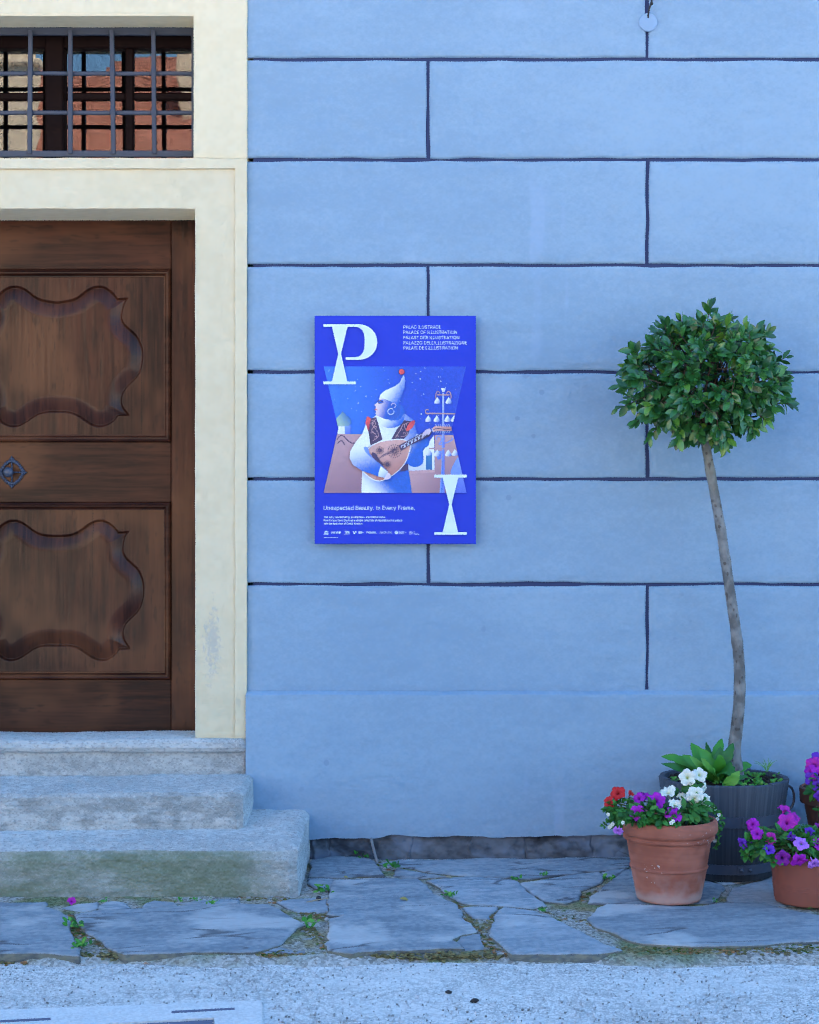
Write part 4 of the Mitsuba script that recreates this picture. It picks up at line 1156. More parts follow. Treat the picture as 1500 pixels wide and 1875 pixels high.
def face_matrix(origin, normal, R, spin):
    z = np.asarray(normal, float); z = z / np.linalg.norm(z)
    x = np.cross([0.1, 0.2, 1.0], z); x /= np.linalg.norm(x)
    y = np.cross(z, x)
    c, s = math.cos(spin), math.sin(spin)
    m = np.eye(4)
    m[:3, 0], m[:3, 1], m[:3, 2], m[:3, 3] = (x * c + y * s) * R, (-x * s + y * c) * R, z * R, origin
    return m

# ------------------------------------------------------------------ wooden tub with the bay tree
TX, TD = 1.106, 0.240
def tub_r(z): return 0.172 + (0.227 - 0.172) * (z / 0.338) ** 0.9
tub = thing("wooden_tub", "weathered grey wooden half barrel with two riveted iron hoops", "tub")
NS = 20
zs_ = np.linspace(0.004, 0.338, 9)
for k in range(NS):
    a0, a1 = 2 * math.pi * (k + 0.002) / NS, 2 * math.pi * (k + 0.998) / NS
    th_ = np.linspace(a0, a1, 5)
    top_j = 0.002 * math.sin(k * 2.7)
    sec = []
    for z in zs_:
        R = tub_r(z)
        zz = z + (top_j if z > 0.33 else 0)
        o = [(R * math.cos(t) * (0.9988 if i in (0, 4) else 1), R * math.sin(t) * (0.9988 if i in (0, 4) else 1), zz) for i, t in enumerate(th_)]
        i_ = [((R - 0.021) * math.cos(t), (R - 0.021) * math.sin(t), zz) for t in th_[::-1]]
        if z > 0.33:
            o = [(x * 0.986, y * 0.986, zz) for x, y, zz in o]; 
        sec.append(o + i_)
    sec.insert(-1, [(x, y, 0.333 + top_j) for x, y, _ in [(tub_r(0.333) * math.cos(t), tub_r(0.333) * math.sin(t), 0) for t in th_] + [((tub_r(0.333) - 0.021) * math.cos(t), (tub_r(0.333) - 0.021) * math.sin(t), 0) for t in th_[::-1]]])
    v = np.array(sec).reshape(-1, 3) + np.array((TX, -TD, 0))
    n = 10
    f = []
    for i in range(len(sec) - 1):
        for j in range(n):
            a, b = i * n + j, i * n + (j + 1) % n
            f += [(a, b, b + n), (a, b + n, a + n)]
    L = (len(sec) - 1) * n
    for j in range(4):
        f += [(L + j, L + j + 1, L + 8 - j), (L + j, L + 8 - j, L + 9 - j)]
    part(tub, "stave", ply(trimesh.Trimesh(v, f, process=False), "tub_wood", 35))
def hoop(zc0, h, gap=0.0042):
    prof = [(tub_r(zc0 - h / 2) + gap, zc0 - h / 2), (tub_r(zc0 + h / 2) + gap, zc0 + h / 2), (tub_r(zc0 + h / 2) - 0.002, zc0 + h / 2 + 0.0005)]
    prof = [(tub_r(zc0 - h / 2) - 0.002, zc0 - h / 2 - 0.0005)] + prof
    return lathe(prof, 72, (TX, -TD, 0))
for zc0, h, a_lap in ((0.212, 0.037, -1.455), (0.046, 0.034, -1.495)):
    hk = part(tub, "hoop", ply(hoop(zc0, h), "hoop_iron", 30))
    th_ = np.linspace(a_lap, a_lap + 0.42, 14)
    lapm = grid(th_, np.array([zc0 - h / 2, zc0 + h / 2]), lambda A, B: (TX + (tub_r(B) + 0.0072) * np.cos(A), -TD + (tub_r(B) + 0.0072) * np.sin(A), B))
    side = grid(np.array([a_lap, a_lap + 0.0001]), np.array([zc0 - h / 2, zc0 + h / 2]), lambda A, B: (TX + (tub_r(B) + np.where(A > a_lap, 0.0072, 0.003)) * np.cos(a_lap), -TD + (tub_r(B) + np.where(A > a_lap, 0.0072, 0.003)) * np.sin(a_lap), B))
    piece(part(tub, "hoop_lap", None), [ply(lapm, "hoop_iron"), ply(side, "hoop_iron")])
    for da in (0.07, 0.24):
        m = trimesh.creation.icosphere(2, 0.0068)
        r_ = tub_r(zc0) + 0.008
        m.apply_translation((TX + r_ * math.cos(a_lap + da), -TD + r_ * math.sin(a_lap + da), zc0))
        part(tub, "rivet", ply(m, "hoop_iron", True))
hx = TX + 0.214
th_ = np.linspace(-0.5 * math.pi, 0.5 * math.pi, 16)
pts = [(hx + 0.030 * math.cos(t) ** 0.7 if math.cos(t) > 0 else hx, -TD - 0.02, 0.268 + 0.042 * math.sin(t)) for t in th_]
part(tub, "handle", ply(tube(pts, 0.0042, 8), "hoop_iron", 50))

def soil_disc(R, c, z, amp=0.006, seed=0):
    rr = np.linspace(0, R, 26)
    aa = np.linspace(0, 2 * np.pi, 73)
    def f(A, B):
        x, y = A * np.cos(B), A * np.sin(B)
        h = meshkit.fbm(np.stack([x * 70, y * 70, x * 0 + seed], -1), 3, seed) - 0.4
        return c[0] + x, c[1] + y, z + 2 * amp * h * 1.2
    return grid(rr, aa, f)
part(tub, "soil", ply(soil_disc(0.206, (TX, -TD), 0.322, 0.009, 4), "potting_soil"))
part(tub, "bottom", ply(lathe([(0, 0.02), (0.16, 0.02)], 40, (TX, -TD, 0)), "tub_wood"))

# ---- bay tree
bay = thing("bay_tree", "clipped bay tree with a round leafy crown on a thin bent trunk", "tree")
tp = [(1350, 1412, .25), (1345, 1385, .25), (1349, 1335, .25), (1354.5, 1270, .255), (1353, 1205, .26), (1344, 1130, .265), (1333, 1055, .27), (1321, 975, .28), (1307, 895, .29), (1296, 835, .30), (1289, 790, .31), (1287, 750, .31)]
path = spline([P(*q) for q in tp], 60)
path[0][2] -= 0.03
rad_ = np.interp(np.linspace(0, 1, 60), [0, 0.05, 0.2, 0.45, 0.8, 1], [0.027, 0.0235, 0.0205, 0.0185, 0.0165, 0.015])
knots = sum(0.0022 * np.exp(-((np.linspace(0, 1, 60) - q) / 0.012) ** 2) for q in (0.23, 0.36, 0.58, 0.67, 0.83))
part(bay, "trunk", ply(tube(path, rad_ + knots, 16, True, 0.0012), "bark", True))
CC = P(1288, 700, 0.325)
RX, RY, RZ = 0.252, 0.238, 0.198
lr = np.random.default_rng(21)
branches, shoots = [], []
tops = path[-1]
for k in range(26):                                # limbs that fork from the top of the trunk
    a = 2 * math.pi * k / 26 + lr.uniform(-0.2, 0.2)
    e = lr.uniform(-0.35, 1.3)
    d = np.array([math.cos(a) * math.cos(e), math.sin(a) * math.cos(e), math.sin(e)])
    end = CC + d * np.array([RX, RY, RZ]) * lr.uniform(0.6, 0.9)
    st = path[-1 - lr.integers(0, 6)]
    mid = (st + end) / 2 + lr.normal(0, 0.02, 3)
    branches.append(tube(spline([st, mid, end], 8), np.linspace(0.006, 0.0022, 8), 6))
for k in range(360):
    u = lr.normal(size=3); u /= np.linalg.norm(u)
    if u[2] < -0.55 and lr.random() < 0.45:
        u[2] *= 0.5
    r0 = lr.uniform(0.70, 0.96) if k < 235 else (lr.uniform(0.94, 1.05) if k < 270 else lr.uniform(0.30, 0.75))
    if k % 3 == 0 and u[1] > 0: u[1] = -u[1]
    lump = 0.86 + 0.28 * meshkit.fbm(u[None] * 2.3 + 5, 2, 3)[0]
    p0 = CC + u * np.array([RX, RY, RZ]) * r0 * lump
    if u[2] < -0.6: p0[2] = max(p0[2], CC[2] - 0.185)
    d = u + lr.normal(0, 0.55, 3) + np.array([0, 0, 0.10]); d /= np.linalg.norm(d)
    shoots.append((p0, d, lr.uniform(0.028, 0.062), u))
for u, ln in (((-1.0, -0.25, -0.32), 0.12), ((-0.95, -0.3, -0.62), 0.09), ((-0.80, -0.3, -0.90), 0.10), ((0.98, -0.2, 0.30), 0.08), ((0.95, -0.25, -0.28), 0.10), ((-0.55, -0.3, 0.86), 0.06), ((0.50, -0.3, 0.84), 0.05), ((-0.05, -0.3, 0.98), 0.05), ((0.25, -0.4, -0.92), 0.06), ((-0.4, -0.4, -0.9), 0.07), ((-0.94, -0.2, 0.35), 0.07)):
    u = np.array(u) / np.linalg.norm(u)
    shoots.append((CC + u * np.array([RX, RY, RZ]) * 0.88, u + np.array([0, 0, -0.12 if u[2] < 0 else 0.15]), ln, u))
leaves = []
for p0, d, ln, u in shoots:
    d = d / np.linalg.norm(d)
    q = p0 + d * ln
    if q[1] > -0.03: q[1] = -0.03
    branches.append(tube([p0 - d * 0.04, p0, q], [0.0022, 0.0018, 0.0010], 5))
    x = np.cross(d, [0.2, 0.9, 0.3]); x /= np.linalg.norm(x)
    y = np.cross(d, x)
    nl = lr.integers(7, 12)
    fresh = lr.random() < 0.12
    for j in range(nl):
        t = (j + 0.5) / nl
        a = j * 2.4 + lr.uniform(-0.4, 0.4)
        out = x * math.cos(a) + y * math.sin(a)
        e = 0.35 + 0.75 * (1 - t) + lr.uniform(-0.15, 0.15)
        ld = d * math.cos(e) + out * math.sin(e) + np.array([0, 0, -0.25 * (1 - t)])
        pos = p0 + (q - p0) * t
        L = lr.uniform(0.032, 0.058) * (0.75 if t > 0.9 else 1)
        up = np.array([0, -0.75, 0.75]) + 0.3 * d + lr.normal(0, 0.4, 3)
        ci = 3 if (fresh and t > 0.5) or lr.random() < 0.05 else lr.choice([0, 1, 2, 4], p=[0.3, 0.35, 0.2, 0.15])
        if pos[1] + ld[1] * L > -0.012: continue
        leaves.append((frame_matrix(pos, ld, up), L, lr.integers(0, 5), ci))
part(bay, "branches", ply(trimesh.util.concatenate(branches), "twig", True), kind="stuff")
BASE = [leaf_mesh(1.0, w, f_, c_, 6, s_) for w, f_, c_, s_ in ((0.46, 0.22, 0.35, 1.0), (0.42, 0.3, 0.6, 0.95), (0.50, 0.15, 0.2, 1.05), (0.44, 0.32, 0.85, 1.0), (0.48, 0.1, -0.25, 1.0))]
names5 = "abcde"
LEAFSHAPE = {(i, c): ply(BASE[i], f"bay_leaf_{names5[c]}", True) for i in range(5) for c in range(5)}
cen = np.array([m[:3, 3] + m[:3, 1] * L * 0.5 for m, L, _, _ in leaves])
area = np.array([abs(m[1, 2]) * L for m, L, _, _ in leaves])
depth_ = cen[:, 1]
from scipy.spatial import cKDTree
kd = cKDTree(cen[:, [0, 2]])
hid = np.array([sum(1 for j in kd.query_ball_point(c[[0, 2]], 0.016) if cen[j, 1] < c[1] - 0.008) for c in cen])
order = np.argsort(-(area / 0.03 - 0.8 * hid))
crown = part(bay, "crown", None)
rest = {c: [] for c in range(5)}
for rank, i in enumerate(order):
    m, L, s, c = leaves[i]
    mm = m.copy(); mm[:3, :3] = m[:3, :3] * L
    if rank < 300:
        part(crown, "leaf", placed(LEAFSHAPE[(s, c)], mm))
    else:
        b = BASE[s].copy(); b.apply_transform(mm); rest[c].append(b)
fol = part(bay, "foliage", None, kind="stuff")
piece(fol, [ply(trimesh.util.concatenate(v), f"bay_leaf_{names5[c]}", True) for c, v in rest.items() if v])

# ---- what grows in the tub
def tub_px(x, y, d):               # measured on the enlargement of the tub
    return P(1180 + x / 5.0, 1330 + y / 5.0, d)
ros = thing("leafy_weed", "broad leaved weed growing in the tub beside the tree trunk", "plant")
R0 = tub_px(665, 515, 0.31)
for i, (c1, t, W, d1, mat) in enumerate((
        ((420, 300), (150, 278), 85, 0.34, 0), ((430, 400), (152, 342), 80, 0.36, 2), ((520, 330), (430, 150), 120, 0.27, 0), ((600, 330), (566, 142), 60, 0.20, 2),
        ((640, 300), (712, 112), 95, 0.24, 0), ((730, 330), (815, 152), 90, 0.30, 2), ((520, 400), (345, 258), 105, 0.36, 0), ((610, 330), (500, 205), 110, 0.33, 0),
        ((660, 380), (700, 185), 105, 0.30, 2), ((690, 350), (690, 255), 95, 0.36, 0), ((560, 440), (415, 270), 90, 0.40, 1), ((600, 420), (520, 290), 80, 0.41, 1),
        ((640, 430), (570, 380), 60, 0.42, 1), ((720, 330), (830, 465), 135, 0.42, 2), ((820, 360), (985, 355), 110, 0.20, 0), ((570, 420), (505, 380), 90, 0.40, 0),
        ((655, 440), (625, 380), 55, 0.42, 1), ((760, 500), (955, 455), 60, 0.30, 2))):
    tip = tub_px(*t, d1)
    part(ros, "leaf", ply(bez_leaf(R0 + lr.normal(0, 0.006, 3) * np.array((1, 1, 0.2)), tub_px(*c1, (d1 + 0.31) / 2 + 0.03), tip, W * 0.002 / 5 * 1.05, (0.0, -0.75, 0.6), 14, 0.36, 0.16, 1.25, i), ("weed_leaf", "weed_leaf_pale", "weed_leaf_dark")[mat], True))
for i in range(12):
    a_ = lr.uniform(-2.6, 0.4)
    o_ = R0 + lr.normal(0, 0.012, 3) * np.array((1, 1, 0.2))
    L_ = lr.uniform(0.035, 0.085)
    t_ = o_ + np.array((L_ * math.cos(a_) * 0.8, -abs(L_ * math.sin(a_)) * 0.5, L_ * lr.uniform(0.35, 0.9)))
    part(ros, "leaf", ply(bez_leaf(o_, (o_ + t_) / 2 + np.array((0, 0, 0.02)), t_, L_ * 0.32, (0.0, -0.7, 0.6), 10, 0.4, 0.15, 1.2, i + 30), ("weed_leaf_dark", "weed_leaf", "weed_leaf_pale")[i % 3], True))
yl = thing("leafy_weed", "yellow green upright leaf in front of the trunk in the tub", "plant")
scene[yl] = ply(bez_leaf(tub_px(720, 535, 0.40), tub_px(800, 530, 0.43), tub_px(872, 405, 0.42), 0.042, (0.2, -0.9, 0.3), 12, 0.15, 0.15, 0.9, 5), "weed_leaf_pale", True)
def tuft(centre, n, size, rs, mats, spread=0.6, shape=0.55):
    ms = []
    for k in range(n):
        a = rs.uniform(0, 2 * math.pi)
        e = rs.uniform(0.15, 1.2)
        d = np.array([math.cos(a) * math.cos(e), math.sin(a) * math.cos(e), math.sin(e)])
        o = np.asarray(centre) + np.array([rs.normal(0, size * spread), rs.normal(0, size * spread), abs(rs.normal(0, size * 0.3))])
        L = size * rs.uniform(0.6, 1.2)
        b = leaf_mesh(L, L * shape, 0.2, rs.uniform(0.2, 0.9), 5)
        b.apply_transform(frame_matrix(o, d, (rs.normal(0, .3), -0.5, 0.9)))
        ms.append((b, mats[rs.integers(0, len(mats))]))
    return ms
def tuft_thing(name, lab, cat, centre, n, size, rs, mats, group=None, spread=0.6, shape=0.55):
    k = thing(name, lab, cat, group)
    for b, m in tuft(centre, n, size, rs, mats, spread, shape):
        part(k, "leaf", ply(b, m, True))
    return k
rs = np.random.default_rng(77)
sd = thing("seedlings", "tiny green seedlings scattered over the soil in the tub", "seedlings")
labels[sd]["kind"] = "stuff"
groups = {"weed_leaf": [], "weed_leaf_pale": []}
for k in range(64):
    a, r_ = rs.uniform(0, 2 * math.pi), 0.195 * math.sqrt(rs.random())
    if k < 30: a = rs.uniform(-1.3, 0.9)
    c0 = (TX + r_ * math.cos(a), -TD + r_ * math.sin(a), 0.328)
    for b, m in tuft(c0, rs.integers(3, 6), 0.017, rs, ["weed_leaf", "weed_leaf_pale"], 0.4, 0.6):
        groups[m].append(b)
piece(sd, [ply(trimesh.util.concatenate(v), m, True) for m, v in groups.items()])
gt = thing("grass_tuft", "small tuft of thin grass at the back of the tub", "grass tuft")
for k in range(9):
    o = tub_px(1125 + rs.normal(0, 12), 420, 0.16)
    part(gt, "blade", ply(bez_leaf(o, o + np.array((rs.normal(0, .006), 0, 0.025)), o + np.array((rs.normal(0, .016), rs.normal(0, .01), rs.uniform(0.03, 0.05))), 0.003, n=5), "weed_leaf_pale", True))

# ------------------------------------------------------------------ pots
def zp(x, y, d):                    # measured on the enlargement of the pots
    return P(1080 + x / 3.571, 1330 + y / 3.571, d)
pot = thing("terracotta_pot", "large terracotta pot with a thick rolled rim and white lime bloom", "flower pot")
c = np.array((0.848, -0.67, 0))
prof = [(0, 0.006), (0.098, 0.006), (0.102, 0.008), (0.105, 0.014), (0.1085, 0.03), (0.1235, 0.109), (0.1272, 0.1125), (0.1278, 0.1165), (0.1245, 0.121), (0.1365, 0.196), (0.137, 0.200), (0.1445, 0.203), (0.149, 0.209), (0.1495, 0.215), (0.1465, 0.220), (0.151, 0.222), (0.1565, 0.228), (0.1590, 0.238), (0.1592, 0.250), (0.1575, 0.261), (0.1535, 0.268), (0.148, 0.2705), (0.142, 0.268), (0.139, 0.258), (0.136, 0.2)]
part(pot, "body", ply(lathe(prof, 96, c), "terracotta", 32))
part(pot, "soil", ply(soil_disc(0.137, c[:2], 0.248, 0.006, 8), "potting_soil"))
plast = thing("plastic_pot", "low terracotta coloured plastic pot with fine ridges, in front of the tub", "flower pot")
c3 = np.array((1.309, -0.70, 0))
prof = [(0, 0.006), (0.112, 0.006), (0.118, 0.009), (0.1205, 0.016), (0.1245, 0.055), (0.1256, 0.056), (0.1246, 0.058), (0.1250, 0.062), (0.1261, 0.063), (0.1251, 0.065), (0.1255, 0.069), (0.1266, 0.070), (0.1256, 0.072), (0.134, 0.157), (0.1355, 0.160), (0.1355, 0.166), (0.131, 0.167), (0.129, 0.150)]
part(plast, "body", ply(lathe(prof, 96, c3), "plastic_pot", 32))
part(plast, "soil", ply(soil_disc(0.130, c3[:2], 0.152, 0.006, 9), "potting_soil"))
brown = thing("brown_pot", "dark brown glazed pot with a chipped pale rim against the wall", "flower pot")
c4 = np.array((1.522, -0.30, 0))
prof = [(0, 0.005), (0.095, 0.005), (0.10, 0.01), (0.142, 0.250), (0.1435, 0.254), (0.157, 0.258), (0.1595, 0.300), (0.158, 0.308), (0.151, 0.311), (0.146, 0.306), (0.143, 0.28)]
part(brown, "body", ply(lathe(prof, 80, c4), "brown_pot", 32))
part(brown, "soil", ply(soil_disc(0.145, c4[:2], 0.285, 0.006, 10), "potting_soil"))
rimm = rough(lathe([(0.1525, 0.3100), (0.1485, 0.3118), (0.146, 0.3075)], 80, c4), 0.02, 0.0008, 40)
part(brown, "rim_wear", ply(rimm, "terracotta", True), "worn pale rim edge")

PLEAF = [leaf_mesh(1.0, w, f_, c_, 6, 0.9) for w, f_, c_ in ((0.52, 0.2, 0.5), (0.6, 0.12, 0.9), (0.48, 0.28, 0.25))]
PSHAPE = {(i, c): ply(PLEAF[i], f"petunia_leaf_{'abc'[c]}", True) for i in range(3) for c in range(3)}
def petunia(lab, cat, root, flowers, blobs, nleaf, rs, lsize=(0.022, 0.036), name="petunia"):
    """flowers: (x, y, d, radius px, colour, facing, variant); blobs: foliage clumps (x, y, d, rx, ry) measured on the enlargement."""
    k = thing(name, lab, cat)
    root = np.asarray(root, float)
    stems, placed_n = [], 0
    w = np.array([b[3] * b[4] for b in blobs], float); w /= w.sum()
    for i in range(nleaf):
        x, y, d, rx, ry = blobs[rs.choice(len(blobs), p=w)]
        u = rs.normal(size=3); u /= np.linalg.norm(u)
        q = u * rs.uniform(0.55, 1.0)
        p = zp(x + q[0] * rx, y - q[2] * ry, d - q[1] * rx * 0.00056 * 0.9)
        ld = u + np.array([0, -0.25, 0.1]) + rs.normal(0, 0.35, 3)
        L = rs.uniform(*lsize)
        if p[2] < 0.02: continue
        mm = frame_matrix(p - ld / np.linalg.norm(ld) * L * 0.4, ld, np.array([0, -0.5, 0.8]) + rs.normal(0, 0.3, 3))
        mm[:3, :3] *= L
        part(k, "leaf", placed(PSHAPE[(rs.integers(0, 3), rs.choice(3, p=[0.45, 0.3, 0.25]))], mm))
        if i % 4 == 0:
            stems.append(tube(spline([root + rs.normal(0, 0.03, 3) * np.array((1, 1, 0.1)), (root + p) / 2 + np.array((0, 0, 0.02)), p], 7), np.linspace(0.0022, 0.0011, 7), 5))
    for x, y, d, r_, colour, nrm, var in flowers:
        p = zp(x, y, d)
        R = r_ * 0.00056 * 0.92 * (DIST - d) / DIST * 1.06
        part(k, "flower", placed(flower_shape(colour, var), face_matrix(p, nrm, R, rs.uniform(0, 6.28))))
        nn = np.asarray(nrm, float) / np.linalg.norm(nrm)
        back = p - nn * R * 1.45
        stems.append(tube(spline([root, (root + back) / 2 + np.array((0, 0, 0.03)), back], 8), np.linspace(0.0024, 0.0014, 8), 5))
    part(k, "stems", ply(trimesh.util.concatenate(stems), "green_stem", True), kind="stuff")
    return k
F = (0.0, -1.0, 0.25)
petunia("red petunia leaning out over the terracotta pot's left rim", "flower", c + (-0.07, 0.02, 0.245),
        [(182, 432, 0.66, 52, "red", (-0.35, -0.7, 0.6), 1), (118, 502, 0.68, 46, "red", (-0.7, -0.5, 0.1), 1), (270, 440, 0.66, 24, "red", (0.5, -0.5, 0.8), 2)],
        [(220, 520, 0.68, 85, 75), (165, 560, 0.70, 60, 65), (235, 590, 0.78, 55, 45)], 110, np.random.default_rng(1), (0.020, 0.034))
petunia("magenta petunia in the middle of the terracotta pot", "flower", c + (0.0, -0.03, 0.245),
        [(318, 470, 0.70, 42, "magenta", (-0.5, -0.7, 0.5), 1), (437, 486, 0.76, 58, "magenta", (0.05, -0.9, 0.5), 0), (315, 568, 0.80, 54, "magenta", (-0.2, -1, 0.35), 0), (550, 572, 0.81, 58, "magenta", (0.1, -0.85, 0.75), 1), (372, 462, 0.68, 30, "magenta", (0.3, -0.6, 0.8), 2), (345, 440, 0.68, 16, "deep", (0, -0.3, 1), 2)],
        [(400, 560, 0.76, 150, 75), (330, 600, 0.80, 100, 40), (520, 590, 0.78, 110, 50), (470, 620, 0.81, 60, 32)], 210, np.random.default_rng(2), (0.022, 0.037))
petunia("white petunia rising over the terracotta pot before the tub", "flower", c + (0.07, 0.0, 0.245),
        [(640, 335, 0.66, 56, "white", (-0.1, -1, 0.3), 0), (722, 316, 0.63, 50, "white", (0.35, -0.85, 0.5), 0), (690, 445, 0.72, 58, "white", (-0.1, -0.9, 0.55), 0), (685, 478, 0.74, 46, "white", (-0.1, -1, -0.2), 1), (512, 432, 0.68, 54, "white", (-0.3, -0.45, 0.9), 2), (556, 512, 0.76, 46, "white", (0.2, -0.6, 0.9), 2), (768, 482, 0.70, 44, "white", (0.6, -0.85, 0.3), 1), (755, 405, 0.66, 40, "white", (0.9, -0.5, -0.2), 1), (605, 465, 0.68, 38, "white", (0.2, -0.5, 0.9), 2)],
        [(640, 560, 0.76, 110, 70), (700, 540, 0.72, 80, 80), (590, 430, 0.66, 50, 40), (690, 380, 0.65, 50, 40), (740, 600, 0.72, 60, 45)], 160, np.random.default_rng(3), (0.022, 0.038))
# trailing plant with tiny white flowers over both sides of the pot
bac = thing("trailing_bacopa", "trailing plant with tiny white flowers spilling over the terracotta rim", "plant")
rs = np.random.default_rng(12)
st = []
for xy in ([(240, 600), (160, 610), (90, 650)], [(230, 600), (150, 560), (85, 540)], [(220, 610), (180, 650), (120, 660)], [(760, 560), (830, 560), (870, 640)], [(770, 580), (840, 660), (815, 790)], [(740, 560), (790, 525), (845, 580)], [(230, 620), (215, 640), (200, 680)], [(510, 600), (540, 630), (575, 640)]):
    d = 0.70 if xy[0][0] < 700 else 0.60
    if 400 < xy[0][0] < 700: d = 0.82
    pth = spline([zp(xy[0][0], xy[0][1], d), zp(*xy[1], d), zp(*xy[2], d)], 12)
    st.append(tube(pth, 0.0011, 5))
    for q in pth[2:]:
        for _ in range(3):
            ld = rs.normal(0, 1, 3) + np.array((0, -0.4, 0.2)); L = rs.uniform(0.010, 0.019)
            mm = frame_matrix(q, ld, (0, -0.8, 0.5)); mm[:3, :3] *= L
            part(bac, "leaf", placed(PSHAPE[(rs.integers(0, 3), rs.integers(0, 2))], mm))
for x, y, d in ((120, 577, 0.72), (217, 630, 0.83), (140, 650, 0.73), (150, 640, 0.73), (533, 632, 0.84), (545, 622, 0.84), (800, 532, 0.60), (820, 540, 0.60), (845, 580, 0.61), (818, 748, 0.60), (835, 606, 0.61), (128, 660, 0.73)):
    part(bac, "flower", placed(flower_shape("white", 0), face_matrix(zp(x, y, d), (rs.normal(0, .3), -1, 0.3), 0.0062, rs.uniform(0, 6))))
part(bac, "flower", placed(flower_shape("lilac", 1), face_matrix(zp(185, 688, 0.80), (-0.3, -0.8, -0.6), 0.017, 1.0)))
part(bac, "stems", ply(trimesh.util.concatenate(st), "green_stem", True), kind="stuff")

petunia("mixed magenta petunia overflowing the low plastic pot", "flower", c3 + (-0.02, -0.02, 0.15),
        [(1292, 628, 0.72, 64, "pink", (-0.1, -0.9, 0.5), 0), (1272, 545, 0.68, 44, "pink", (0.2, -0.3, 0.9), 2), (1345, 588, 0.68, 42, "pink", (0.4, -0.6, 0.8), 1), (1062, 640, 0.74, 44, "magenta", (-0.5, -0.8, 0.4), 1), (1095, 702, 0.80, 42, "magenta", (-0.3, -0.9, 0.4), 0), (1184, 733, 0.82, 42, "pink", (-0.7, -0.8, 0.2), 0), (1262, 862, 0.86, 52, "deep", (0.05, -1, 0.1), 0), (1372, 885, 0.87, 56, "magenta", (0.1, -0.7, -0.5), 1), (1470, 908, 0.87, 46, "lilac", (0.2, -0.7, -0.6), 1)],
        [(1250, 760, 0.76, 190, 110), (1160, 790, 0.80, 110, 90), (1390, 780, 0.78, 130, 110), (1330, 690, 0.70, 120, 70), (1220, 870, 0.84, 70, 50), (1060, 780, 0.78, 60, 60)], 290, np.random.default_rng(4), (0.022, 0.038))
petunia("violet petunia at the back and sides of the low plastic pot", "flower", c3 + (0.03, 0.0, 0.15),
        [(992, 770, 0.78, 42, "violet", (-0.8, -0.5, -0.2), 1), (1042, 768, 0.76, 28, "violet", (0.2, -0.8, 0.5), 2), (1386, 760, 0.84, 52, "lilac", (0.1, -0.7, 0.7), 1), (1172, 806, 0.85, 40, "violet", (0.1, -0.7, 0.7), 2), (1316, 715, 0.80, 32, "violet", (0, -0.8, 0.4), 1), (1442, 690, 0.76, 38, "violet", (0.2, -0.8, 0.5), 1), (1495, 770, 0.80, 44, "magenta", (0.4, -0.8, 0.4), 0), (1500, 655, 0.72, 34, "deep", (0.2, -0.7, 0.6), 1), (1590, 740, 0.78, 50, "magenta", (0.4, -0.8, 0.4), 0)],
        [(1450, 740, 0.74, 120, 90), (1040, 830, 0.78, 50, 45), (1560, 780, 0.74, 110, 100)], 160, np.random.default_rng(5), (0.022, 0.038))
petunia("tall purple petunia in the dark brown pot by the wall", "flower", c4 + (0, 0, 0.285),
        [(1468, 255, 0.34, 62, "pink", (-0.3, -0.85, 0.45), 1), (1445, 300, 0.36, 50, "magenta", (-0.6, -0.7, 0.3), 1), (1500, 215, 0.32, 58, "violet", (-0.1, -0.8, 0.6), 0), (1455, 345, 0.38, 50, "violet", (-0.4, -0.9, 0.1), 0), (1500, 315, 0.38, 56, "magenta", (0, -0.9, 0.3), 0), (1496, 390, 0.40, 40, "violet", (0, -0.9, 0.1), 1), (1505, 460, 0.44, 40, "violet", (-0.2, -0.8, -0.3), 1), (1570, 260, 0.36, 60, "magenta", (0.2, -0.9, 0.3), 0), (1590, 350, 0.40, 55, "violet", (0.2, -0.9, 0.3), 0), (1650, 280, 0.36, 60, "magenta", (0.4, -0.9, 0.3), 0)],
        [(1540, 380, 0.36, 120, 90), (1480, 420, 0.40, 60, 50), (1600, 300, 0.32, 120, 90), (1505, 560, 0.44, 40, 40)], 90, np.random.default_rng(6), (0.024, 0.042))

# ================================================================== WEEDS, MOSS AND LITTER ON THE PAVING
rs = np.random.default_rng(40)
for lab, px, py, n, size in (
        ("green weed against the bare stones left of the thin pipe", 662, 1571, 14, 0.022),
        ("upright weed in the joint just right of the thin pipe", 716, 1590, 12, 0.024),
        ("clover like weed in the corner by the bottom step", 590, 1632, 22, 0.020),
        ("weed in the joint between the worn slab and the centre slab", 820, 1642, 18, 0.018),
        ("flat weed in the joint behind the centre slab", 946, 1612, 10, 0.016),
        ("small weed at the end of the narrow wall slab", 996, 1604, 7, 0.014),
        ("low weed at the tip of the triangular slab", 994, 1668, 16, 0.014),
        ("grassy weed beside the dark slab under the pots", 1114, 1611, 14, 0.020),
        ("tall patch of weed between the two large left slabs", 136, 1697, 22, 0.022),
        ("weed near the road in the joint of the two left slabs", 148, 1735, 22, 0.020),
        ("pale green weed in the brown moss at the long slab's end", 566, 1699, 10, 0.026),
        ("weed at the foot of the bottom step near its right end", 388, 1655, 12, 0.014),
        ("tiny weed left of the small round stone", 186, 1652, 7, 0.014),
        ("tiny weed right of the low grey stone", 328, 1651, 9, 0.013),
        ("tiny weed under the step by the slate sliver", 360, 1648, 7, 0.013),
        ("pale weed leaf beside the plastic pot's foot", 1496, 1664, 5, 0.026),
        ("tiny weed in the joint in front of the wooden tub", 1308, 1652, 7, 0.010)):
    tuft_thing("weed", lab, "weed", G(px, py, 0.004), n, size, rs, ["weed_leaf", "weed_leaf", "weed_leaf_pale", "weed_leaf_dark"], "weeds in the paving joints")

